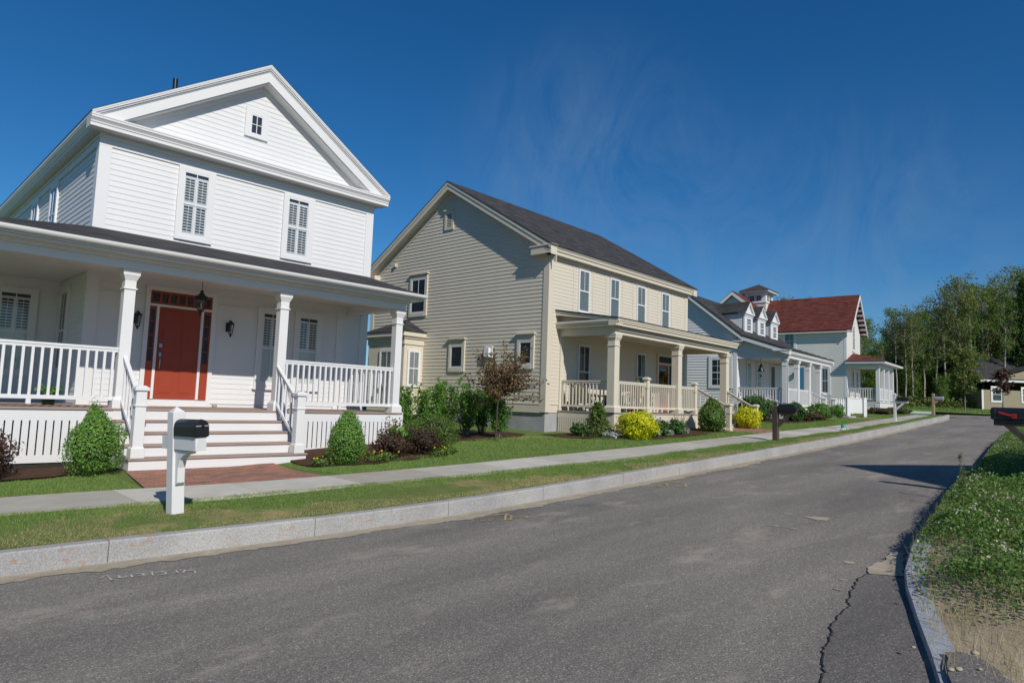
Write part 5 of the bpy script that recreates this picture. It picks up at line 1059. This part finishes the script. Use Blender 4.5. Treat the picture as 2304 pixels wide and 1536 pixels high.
x,y=XY(20.0,11.4); r=thing('bare_twig_shrub','bare twiggy shrub behind the conical evergreen','shrub',(x,y,float(UG(20,11.4)))); mb=MB()
for i in range(40):
    q=rng.uniform(0,6.28); rr=rng.uniform(.1,.4); mb.tube([(0,0,0),(rr*.5*math.cos(q),rr*.5*math.sin(q),.3),(rr*math.cos(q),rr*math.sin(q),rng.uniform(.45,.7))],[.006,.004,.002],4)
mb.build('twigs',M['bark'],r)
ycone=lambda t: np.interp(t,[0,.1,.4,.75,1],[.85,1.05,1.05,.8,.6])
shrub('conical_evergreen','dark conical evergreen beside the tan porch steps','shrub',21.3,10.95,.44,.56,M['spruceleaf'],8000,.06,ycone,seed=40,lump=.09,core=.75)
shrub('gold_shrub','small golden yellow shrub right of the tan porch steps','shrub',24.2,11.0,.48,.40,M['gold'],5000,.055,None,seed=41,lump=.1,core=.7)
shrub('broad_shrub','broad dark green shrub before the cottage porch railing','shrub',30.0,13.2,.85,.56,M['darkleaf'],6500,.085,None,ry=.7,seed=42,lump=.16,fill=.4,core=.75)
shrub('broad_shrub','dark green shrub behind the weathered wood mailbox','shrub',31.3,12.0,.48,.44,M['darkleaf'],3000,.09,None,seed=43,lump=.15,core=.75)
shrub('brown_shrub','low brownish shrub in front of the cottage steps','shrub',32.4,11.6,.6,.24,M['brownleaf'],2600,.065,None,ry=.4,seed=44,lump=.15,core=.7)
shrub('broad_shrub','round green shrub against the cottage steps','shrub',33.6,11.7,.5,.40,M['hedgeleaf'],3000,.09,None,seed=45,lump=.15,core=.75)
shrub('low_shrub','small green shrub right of the cottage stair newel','shrub',38.6,12.5,.36,.36,M['hedgeleaf'],1600,.08,None,seed=46,lump=.15,core=.7)
shrub('low_shrub','low dark shrub row at the foot of the corner porch','shrub',49,13.2,.9,.22,M['brownleaf'],1500,.1,None,ry=.5,seed=47,core=.7)
shrub('low_shrub','low dark shrub right of the corner porch skirt','shrub',51.5,12.8,.9,.24,M['brownleaf'],1500,.1,None,ry=.5,seed=48,core=.7)
# evergreen seen in the gap between the first two houses
spruce('evergreen_tree','dark evergreen in the gap between the white and tan houses',9.5,38.0,4.2,1.6,M['sprucedark'],5000,.28,11)

def branch_tree(crown_pts,leaf,mat,parent,trunk,bark,asp=.6):
    leafcloud('crown',crown_pts,leaf,mat,parent,asp,None,.15); trunk.build('trunk',bark,parent)
# plum tree by the tan gable
x,y=XY(12.55,12.6); r=thing('plum_tree','small bronze leaved tree on the lawn before the tan gable wall','tree',(x,y,float(UG(12.55,12.6)))); mb=MB(); mb.tube([(0,0,-.1),(.01,.01,.5),(.03,0,1.25)],[.03,.026,.022],8); P=[]
for i in range(40):
    q=rng.uniform(0,6.283); el=rng.uniform(-.12,1.4); L_=rng.uniform(.66,1.28)*(1.0 if el<.9 else 1.05); e=np.array([math.cos(q)*math.cos(el),math.sin(q)*math.cos(el),math.sin(el)*1.05])*L_; b=np.array([.03,0,1.05+.3*rng.rand()])
    tip=b+e+(0,0,.05); mid=b+e*.55+rng.normal(0,.04,3); mb.tube([b,mid,tip],[.014,.009,.003],5)
    for t in np.linspace(.3,1.0,9):
        ctr=b+(mid-b)*min(1,t/.55) if t<.55 else mid+(tip-mid)*(t-.55)/.45; P.append(ctr+rng.normal(0,.06,(13,3)))
branch_tree(np.concatenate(P),.075,M['plum'],r,mb,M['darkbark'],.45)
# young lawn trees near the bungalow
def young(name,label,x,y,z,h,rc,mat,n,leaf,seed,trunkh=.35):
    rs=np.random.RandomState(seed); r=thing(name,label,'tree',(x,y,z)); mb=MB(); mb.tube([(0,0,-.2),(.03,0,h*.5),(0,.05,h*.92)],[.06*h/4,.04*h/4,.01],7); P=[]
    for i in range(38):
        t=rs.uniform(trunkh,.93); q=rs.uniform(0,6.283); L_=rc*rs.uniform(.55,1.1)*math.sin(math.pi*min(1,(t-trunkh+.12)/(1.1-trunkh)))**.7; b=np.array([.02,.02,h*t]); tip=b+np.array([L_*math.cos(q),L_*math.sin(q),L_*.55]); mb.tube([b,tip],[.014*h/4,.004],4)
        for u in np.linspace(.35,1.,6): P.append(b+(tip-b)*u+rs.normal(0,rc*.11,(max(2,n//228),3)))
    leafcloud('crown',np.concatenate(P),leaf,mat,r,.6,None,.2); mb.build('trunk',M['bark'],r)
young('young_tree','young green tree with pale trunk on the far lawn',42.6,62.6,.62,5.9,1.9,M['springleaf2'],3200,.24,3,.30)
young('young_tree','small dark purple tree before the bungalow window',47.2,64.0,.75,4.0,1.0,M['barberry'],1800,.18,4,.35)
# ------------------------------------------------------------------ woodland
def tall_tree(name,h,seed,mat,bark,crown_from,rc,nl,leaf,dead=.0,lean=.0):
    rs=np.random.RandomState(seed); r=thing(name,'','tree'); mb=MB(); r0=.012*h*rs.uniform(.75,1.1)
    pts=[np.array([0,0,-.4])]
    for k in range(1,8): pts.append(np.array([lean*h*(k/7)**1.5+rs.normal(0,.06),rs.normal(0,.06)+.0,h*k/7*.97]))
    mb.tube(pts,[r0*(1-.88*k/7) for k in range(8)],7); P=[]
    def along(t): f=t*7; i=min(6,int(f)); return pts[i]+(pts[i+1]-pts[i])*(f-i)
    nb=30
    for i in range(nb):
        t=crown_from+(.98-crown_from)*(i+rs.rand())/nb; b=along(t); q=rs.uniform(0,6.283); env=math.sin(math.pi*min(1,max(.12,(t-crown_from+.1)/(1.14-crown_from))))**.6
        L_=rc*env*rs.uniform(.5,1.15); up=rs.uniform(.5,1.4)
        tip=b+np.array([L_*math.cos(q),L_*math.sin(q),L_*up]); mid=(b+tip)/2+rs.normal(0,.12,3)+(0,0,-.1*L_); mb.tube([b,mid,tip],[r0*.32*(1-t*.6),r0*.18*(1-t*.6),.008],4,caps=False)
        for j in range(3):
            s0=mid+(tip-mid)*rs.rand(); tp=s0+np.array([rs.normal(0,.5),rs.normal(0,.5),rs.uniform(.2,.9)])*L_*.45; mb.tube([s0,tp],[.016,.006],3,caps=False)
            if rs.rand()>dead: P.append(tp+rs.normal(0,.26*rc/1.8,(nl//(nb*4),3)))
        if rs.rand()>dead: P.append(tip+rs.normal(0,.34*rc/1.8,(nl//(nb*4)+2,3))); P.append(mid+rs.normal(0,.34*rc/1.8,(nl//(nb*6)+1,3)))
    leafcloud('crown',np.concatenate(P),leaf,mat,r,.65,None,.15); mb.build('trunk',bark,r); return r
protos=[tall_tree('woodland_tree',15,101,M['springleaf'],M['palebark'],.34,1.9,3300,.18),
        tall_tree('woodland_tree',16.5,102,M['springleaf'],M['palebark'],.42,1.7,2600,.18),
        tall_tree('woodland_tree',13,103,M['springleaf2'],M['palebark'],.40,1.7,2000,.17,.2),
        tall_tree('woodland_tree',14.5,104,M['budleaf'],M['palebark'],.48,1.6,1300,.14,.3,.02),
        tall_tree('woodland_tree',12,105,M['springleaf'],M['bark'],.22,1.9,3400,.18)]
und=tall_tree('understory_tree',5.5,106,M['springleaf'],M['bark'],.12,1.7,3200,.18)
spr=[spruce('woodland_spruce','x',0,0,17,2.6,M['sprucedark'],12000,.36,24)]
FX=1500.0; PIT=R(5.153)
def px2x(px,Y): return (px-1152)/FX*Y*1.0
used=set()
def put(proto,px,Y,sc,rz,label,group,zz=None):
    x=px2x(px,Y); s,c=SC(x,Y); z=float(zs(s))-.10+.02*(min(max(c,0),30)-11)
    key=proto.name
    o=proto if key not in used else copy_tree(proto); used.add(key)
    o.location=(x,Y,z); o.rotation_euler=(0,0,rz); o.scale=(sc,sc,sc*1.0); o['label']=label; o['group']=group; o['category']='tree'; return o
LT=['tall slender green tree in the woodland edge beyond the street','tall pale trunked green tree in the woodland edge','olive young leaved tree in the woodland edge','sparse bronze budded tree standing in the woodland edge','bushy green tree with low branches in the woodland edge']
GT=['slender green woodland trees','pale trunked woodland trees','olive leaved woodland trees','bronze budded woodland trees','bushy woodland trees']
# tree line height in the picture as a function of column
def top(px): return np.interp(px,[1680,1760,1800,1900,1960,1990,2060,2110,2150,2200,2250,2290,2400],[690,668,680,720,700,690,682,660,622,650,640,610,600])
k=0
for row,(Y0,st) in enumerate(((74,23),(79,24),(85,25),(92,27))):
    px=1690+row*9
    while px<2420:
        p=px+rng.uniform(-8,8); Y=Y0+rng.uniform(-1.8,1.8)
        yh=903.3+.0353*(p-1152); want=(yh-top(p))/FX*Y-1.6
        ki=int(rng.choice(5,p=[.30,.26,.22,.12,.10])) if row<3 else int(rng.choice([0,4,2]))
        if p<2075 and p>1985 and row==0: ki=int(rng.choice([2,3,3]))
        h0=(15,16.5,13,14.5,12)[ki]; sc=max(.55,want*rng.uniform(.80,1.06)/h0*(1.0 if ki!=4 else .8))
        if 1950<p<1992 and row<4: sc*=.66
        put(protos[ki],p,Y,sc,rng.uniform(0,6.28),LT[ki],GT[ki]); px+=st*rng.uniform(.7,1.3); k+=1
for i in range(30):
    p=1930+i*17+rng.uniform(-8,8); put(und,p,72.5+rng.uniform(-1.5,10),rng.uniform(.25,.75),rng.uniform(0,6.28),'low bushy understory tree at the foot of the woodland','understory trees at the woodland foot')
for p,Y,sc in ((2312,73,.86),(2365,74,1.0),(2335,82,1.0),(2240,90,.95),(2130,93,.7),(2050,94,.6)):
    put(spr[0],p,Y,sc,rng.uniform(0,6.28),'tall dark spruce in the woodland' if p<2300 else 'tall dark spruce at the right edge of the woodland','woodland spruces')
# far wood that reads as one mass
P=[];N=26000
pxs=rng.uniform(1500,2600,N); Ys=rng.uniform(95,104,N); hh=rng.rand(N)**.8*np.interp(pxs,[1500,1690,1950,2100,2600],[6.5,7.5,7.0,9.5,11])
X=(pxs-1152)/FX*Ys; leafcloud('woodland_depth',np.stack([X,Ys,1.4+hh],1),1.15,M['darkleaf'],None,.8); o=col.objects['woodland_depth']; tag(o,'dense dark wood behind the woodland edge','woodland',None,'stuff')
N=9000; pxs=rng.uniform(1900,2320,N); Ys=rng.uniform(71,78,N); X=(pxs-1152)/FX*Ys; s_,c_=SC(X,Ys); zz=zs(s_)-.1+.02*(np.clip(c_,0,30)-11)
leafcloud('undergrowth',np.stack([X,Ys,zz+rng.rand(N)**2*1.1],1),.26,M['springleaf2'],None,.6); tag(col.objects['undergrowth'],'low brush along the foot of the woodland','undergrowth',None,'stuff')

# ------------------------------------------------------------------ grass
def blades(name,s,c,z,h,w,mat,lean=.45,label=None,kind='stuff',dy=None):
    n=len(s); x=s*SX+c*CX; y=s*SY+c*CY; q=rng.uniform(0,6.283,n); d=np.stack([np.cos(q),np.sin(q)],1); l=np.abs(rng.normal(0,lean,n))*h; q2=rng.uniform(0,6.283,n)
    b=np.stack([x,y,z],1); ww=(w*rng.uniform(.6,1.3,n))[:,None]
    a0=b.copy(); a1=b.copy(); a0[:,:2]-=d*ww*.5; a1[:,:2]+=d*ww*.5
    t=b.copy(); t[:,0]+=np.cos(q2)*l; t[:,1]+=np.sin(q2)*l; t[:,2]+=h*rng.uniform(.75,1.0,n)
    V=np.stack([a0,a1,t],1).reshape(-1,3); o=npmesh(name,V,3,mat); tag(o,label,'grass',None,kind); return o
def scatter(n,s0,s1,ca,cb,dens):
    s=rng.uniform(s0,s1,n); k=rng.rand(n)<dens(s); s=s[k]; a,b=ca(s),cb(s); c=a+(b-a)*rng.rand(len(s)); return s,c
def ugn(s,c): return np.asarray(UG(s,c))
near_d=lambda s: np.clip((7/np.maximum(s,4))**1.1,.06,1)
def sz(s): return np.clip(.6+s*.035,.7,2.6)
from math import pi
def noise2(s,c): return np.sin(s*1.9+c*3.1)+np.sin(s*.83-c*2.3+1)+.7*np.sin(s*4.7+c*1.3)+.5*np.sin(s*9.1-c*6)
s,c=scatter(430000,-1.5,52,lambda s:c_kerb(s)+.14,lambda s:c_sf(s)+.0,near_d)
rel=(c-c_kerb(s))/(c_sf(s)-c_kerb(s)); nn=noise2(s,c); dry=(rel<.40+.15*nn)&(rng.rand(len(s))<.93)&(rel<.7)
z=ugn(s,c)+.012; g=~dry
blades('verge_grass',s[g],c[g],z[g],(.038+.012*np.clip(nn[g],-1,1.5))*np.clip(sz(s[g]),.8,1.4),.0065*sz(s[g]),M['grass'],.5,'green mown grass on the verge between kerb and sidewalk')
d=dry&(rng.rand(len(s))<.8); blades('dry_verge_grass',s[d],c[d],z[d],.030*np.clip(sz(s[d]),.8,1.4)+0*s[d],.006*sz(s[d]),M['drygrass'],.7,'straw coloured dry grass along the granite kerb')
s,c=scatter(620000,-1.5,52,c_sb,lambda s:c_sb(s)+np.interp(s,[0,6,10,15,22,30,52],[2.9,2.2,3.6,3.4,1.6,3.0,3.4]),near_d)
def inw(s,c,s0,s1,cm): return (s>s0)&(s<s1)&(c<cm)
bw=inw(s,c,3.45,6.4,13)|inw(s,c,22,24.4,12)|inw(s,c,38.4,40.4,13); beds=((s<3.8)&(c>12.55))|((s>6.6)&(s<9.8)&(c>11.35))|((s>16)&(s<21.8)&(c>10.45))|((s>14.9)&(s<=16)&(c>11.5))|((s>28.5)&(s<34.6)&(c>11.3))
k=~bw&(~beds|(rng.rand(len(s))<.05)); s,c=s[k],c[k]; nn=noise2(s,c)
h=(.048+.014*np.clip(nn,-1,1.5))*np.clip(sz(s),.8,1.5)*np.where((s>9)&(s<15)&(c>11.5),1.3,1)
dry=(rng.rand(len(s))<.06)|((s>13.2)&(s<15.4)&(c>12.5)&(rng.rand(len(s))<.6)); blades('lawn_grass',s[~dry],c[~dry],ugn(s[~dry],c[~dry])-.01,h[~dry],.0065*sz(s[~dry]),M['grass'],.5,'green front lawn grass between sidewalk and houses')
blades('dry_lawn_grass',s[dry],c[dry],ugn(s[dry],c[dry])-.01,h[dry]*.9,.0065*sz(s[dry]),M['drygrass'],.6,'scattered straw coloured blades in the front lawns')
n=26000; s=rng.uniform(66.2,82,n); c=rng.uniform(-30,26,n); blades('far_grass',s,c,zs(s)-.10+.02*(np.clip(c,0,30)-11),.09+0*s,.05+0*s,M['grass'],.5,'grass of the far lawn before the bungalow')
# weeds on the right bank
zb=lambda s,c: np.asarray(RO(s))+np.interp(s,[-10,6.6,8.5,80],[.03,.05,.16,.16])+.03+.09*np.clip((c_rk(s)-c)/.9,0,1)*(s>6)
def weeds(n,s0,s1,w0,w1,dens): 
    s=rng.uniform(s0,s1,n); c=c_rk(s)-w0-(w1-w0)*rng.rand(n); k=rng.rand(n)<dens(s,c); return s[k],c[k]
wd_=lambda s,c: np.clip((9/np.maximum(s,5))**1.2,.08,1)*np.clip((s-6.1+.5*noise2(s,c)*.3)*1.2,0,1)*np.where((s<8.4)&(c_rk(s)-c<.55+.12*noise2(s,c)),.18,1)
s,c=weeds(760000,5.6,48,.06,4.6,wd_); nn=noise2(s*.8,c*1.4); hh=np.clip(.17+.07*nn,.05,.34)*np.clip((c_rk(s)-c)*2.4,.4,1); pz=zb(s,c)+rng.rand(len(s))**.7*hh
x=s*SX+c*CX; y=s*SY+c*CY
leafcloud('clover_leaves',np.stack([x,y,pz],1),.029,M['clover'],None,.8,None,.6); o=col.objects['clover_leaves']; tag(o,'knee high clover and weeds covering the right bank','weeds',None,'stuff')
m=rng.rand(len(s))<.010*np.clip(noise2(s*1.3+4,c*2.1)+.2,0,2); fz=zb(s[m],c[m])+hh[m]+.02; q=np.repeat(np.stack([x[m],y[m],fz],1),7,0); leafcloud('clover_flowers',q+rng.normal(0,.007,q.shape),.016,M['flower'],None,.8); tag(col.objects['clover_flowers'],'white and pink clover flower heads over the right bank','flowers',None,'stuff')
s,c=weeds(60000,5.4,46,.05,4.5,lambda s,c: np.clip((8/np.maximum(s,5))**1.0,.1,1)*np.where(s<6.2,.14,.55)); blades('tall_weed_grass',s,c,zb(s,c)-.03,rng.uniform(.08,.26,len(s)),.005*np.clip(sz(s),.9,2),M['grass'],.45,'taller green grass stalks among the weeds')
s,c=weeds(4500,5.0,12,.02,.9,lambda s,c: .6+0*s); blades('dead_weed_stalks',s,c,zb(s,c)-.03,rng.uniform(.06,.24,len(s)),.004+0*s,M['drygrass'],.5,'dry tan stalks along the right kerb')
def tall_weed(s,c,h,label,seed):
    rs=np.random.RandomState(seed); xx,yy=XY(s,c); r=thing('tall_weed',label,'weed',(xx,yy,float(zb(s,c))-.03)); mb=MB(); P=[]
    for i in range(5):
        q=rs.uniform(0,6.28); L_=h*rs.uniform(.5,1); tip=np.array([.12*L_*math.cos(q),.12*L_*math.sin(q),L_]); mb.tube([(0,0,0),tip*.5+rs.normal(0,.01,3),tip],[.004,.003,.002],4); P.append(tip+rs.normal(0,.012,(26,3))*(1,1,2.2)); P.append(tip*.5+rs.normal(0,.03,(14,3)))
    leafcloud('leaves',np.concatenate(P),.03,M['oliveleaf'],r,.4); mb.build('stalks',M['wood'],r)
tall_weed(12.9,2.25,.62,'tall seed headed weed leaning over the right kerb',1); tall_weed(12.2,2.15,.42,'shorter leafy weed beside the tall seed headed weed',2)

# ------------------------------------------------------------------ light, sky, camera
SUNV=Vector((SX*-.28+CX*-.96,SY*-.28+CY*-.96,0)).normalized()   # towards the sun (horizontal)
EL=R(36.3); sd=Vector((SUNV.x*math.cos(EL),SUNV.y*math.cos(EL),math.sin(EL)))
ld=bpy.data.lights.new('sun','SUN'); ld.energy=4.3; ld.angle=R(.53); ld.color=(1.0,.95,.875); lo=bpy.data.objects.new('sun',ld); col.objects.link(lo); lo.rotation_euler=(-sd).to_track_quat('-Z','Y').to_euler()
w=bpy.data.worlds.new('World'); scene.world=w; w.use_nodes=True; nt=w.node_tree; nt.nodes.clear()
sky=nt.nodes.new('ShaderNodeTexSky'); sky.sky_type='NISHITA'; sky.sun_disc=False; sky.sun_elevation=EL; sky.sun_rotation=math.atan2(SUNV.x,SUNV.y); sky.air_density=1.0; sky.dust_density=.15; sky.ozone_density=3.5; sky.altitude=100
tc=nd(nt,'TexCoord'); 
# thin cirrus veils
mp=nd(nt,'Mapping'); mp.inputs['Rotation'].default_value=(R(10),R(48),R(15)); mp.inputs['Scale'].default_value=(3.4,2.0,1.5); nt.links.new(tc.outputs['Generated'],mp.inputs[0])
n1=nd(nt,'TexNoise',Scale=2.3,Detail=12.0,Roughness=.68,Distortion=1.6); nt.links.new(mp.outputs[0],n1.inputs['Vector'])
def blobmask(D,r0,r1):
    v=nd(nt,'VectorMath',operation='DISTANCE'); nt.links.new(tc.outputs['Generated'],v.inputs[0]); v.inputs[1].default_value=D
    m_=nd(nt,'MapRange'); m_.interpolation_type='SMOOTHSTEP'; m_.inputs['From Min'].default_value=r1; m_.inputs['From Max'].default_value=r0; nt.links.new(v.outputs['Value'],m_.inputs['Value']); return m_.outputs['Result']
b1=blobmask((.10,.94,.31),.03,.27); b2=blobmask((.44,.88,.18),.02,.30)
r1=ramp(nt,[(.36,(0,0,0)),(.8,(1,1,1))]); nt.links.new(n1.outputs['Fac'],r1.inputs[0])
sm=nd(nt,'Math',operation='ADD'); nt.links.new(b1,sm.inputs[0]); nt.links.new(b2,sm.inputs[1])
mm=nd(nt,'Math',operation='MULTIPLY'); nt.links.new(r1.outputs[0],mm.inputs[0]); nt.links.new(sm.outputs[0],mm.inputs[1])
tint0=mixc(nt,1.0,sky.outputs[0],(.80,1.03,1.24),'MULTIPLY'); hs=nd(nt,'HueSaturation',Saturation=1.175); nt.links.new(tint0,hs.inputs['Color']); tint=hs.outputs[0]
fin=mixc(nt,mulf(nt,mm.outputs[0],.36),tint,(3.3,4.7,6.6))
bg=nt.nodes.new('ShaderNodeBackground'); bg.inputs[1].default_value=.068; nt.links.new(fin,bg.inputs[0]); ow=nt.nodes.new('ShaderNodeOutputWorld'); nt.links.new(bg.outputs[0],ow.inputs[0])
cd=bpy.data.cameras.new('camera'); cam=bpy.data.objects.new('camera',cd); col.objects.link(cam); scene.camera=cam
cd.sensor_width=36; cd.lens=1500/2304*36; cd.clip_end=6000; cd.clip_start=.05
pi_,ro_=R(5.153),R(2.019)
fwd=Vector((0,math.cos(pi_),math.sin(pi_))); up0=Vector((0,-math.sin(pi_),math.cos(pi_))); rt0=Vector((1,0,0))
# image rolled so that the horizon falls to the right
rt=rt0*math.cos(ro_)+up0*math.sin(ro_); up=up0*math.cos(ro_)-rt0*math.sin(ro_)
cam.matrix_world=Matrix(((rt.x,up.x,-fwd.x,0),(rt.y,up.y,-fwd.y,0),(rt.z,up.z,-fwd.z,0),(0,0,0,1)))
scene.view_settings.view_transform='Standard'; scene.view_settings.look='None'; scene.view_settings.exposure=0; scene.view_settings.gamma=1
try: scene.cycles.use_denoising=True; scene.cycles.denoising_prefilter='ACCURATE'; scene.cycles.max_bounces=8; scene.cycles.transparent_max_bounces=12
except Exception: pass
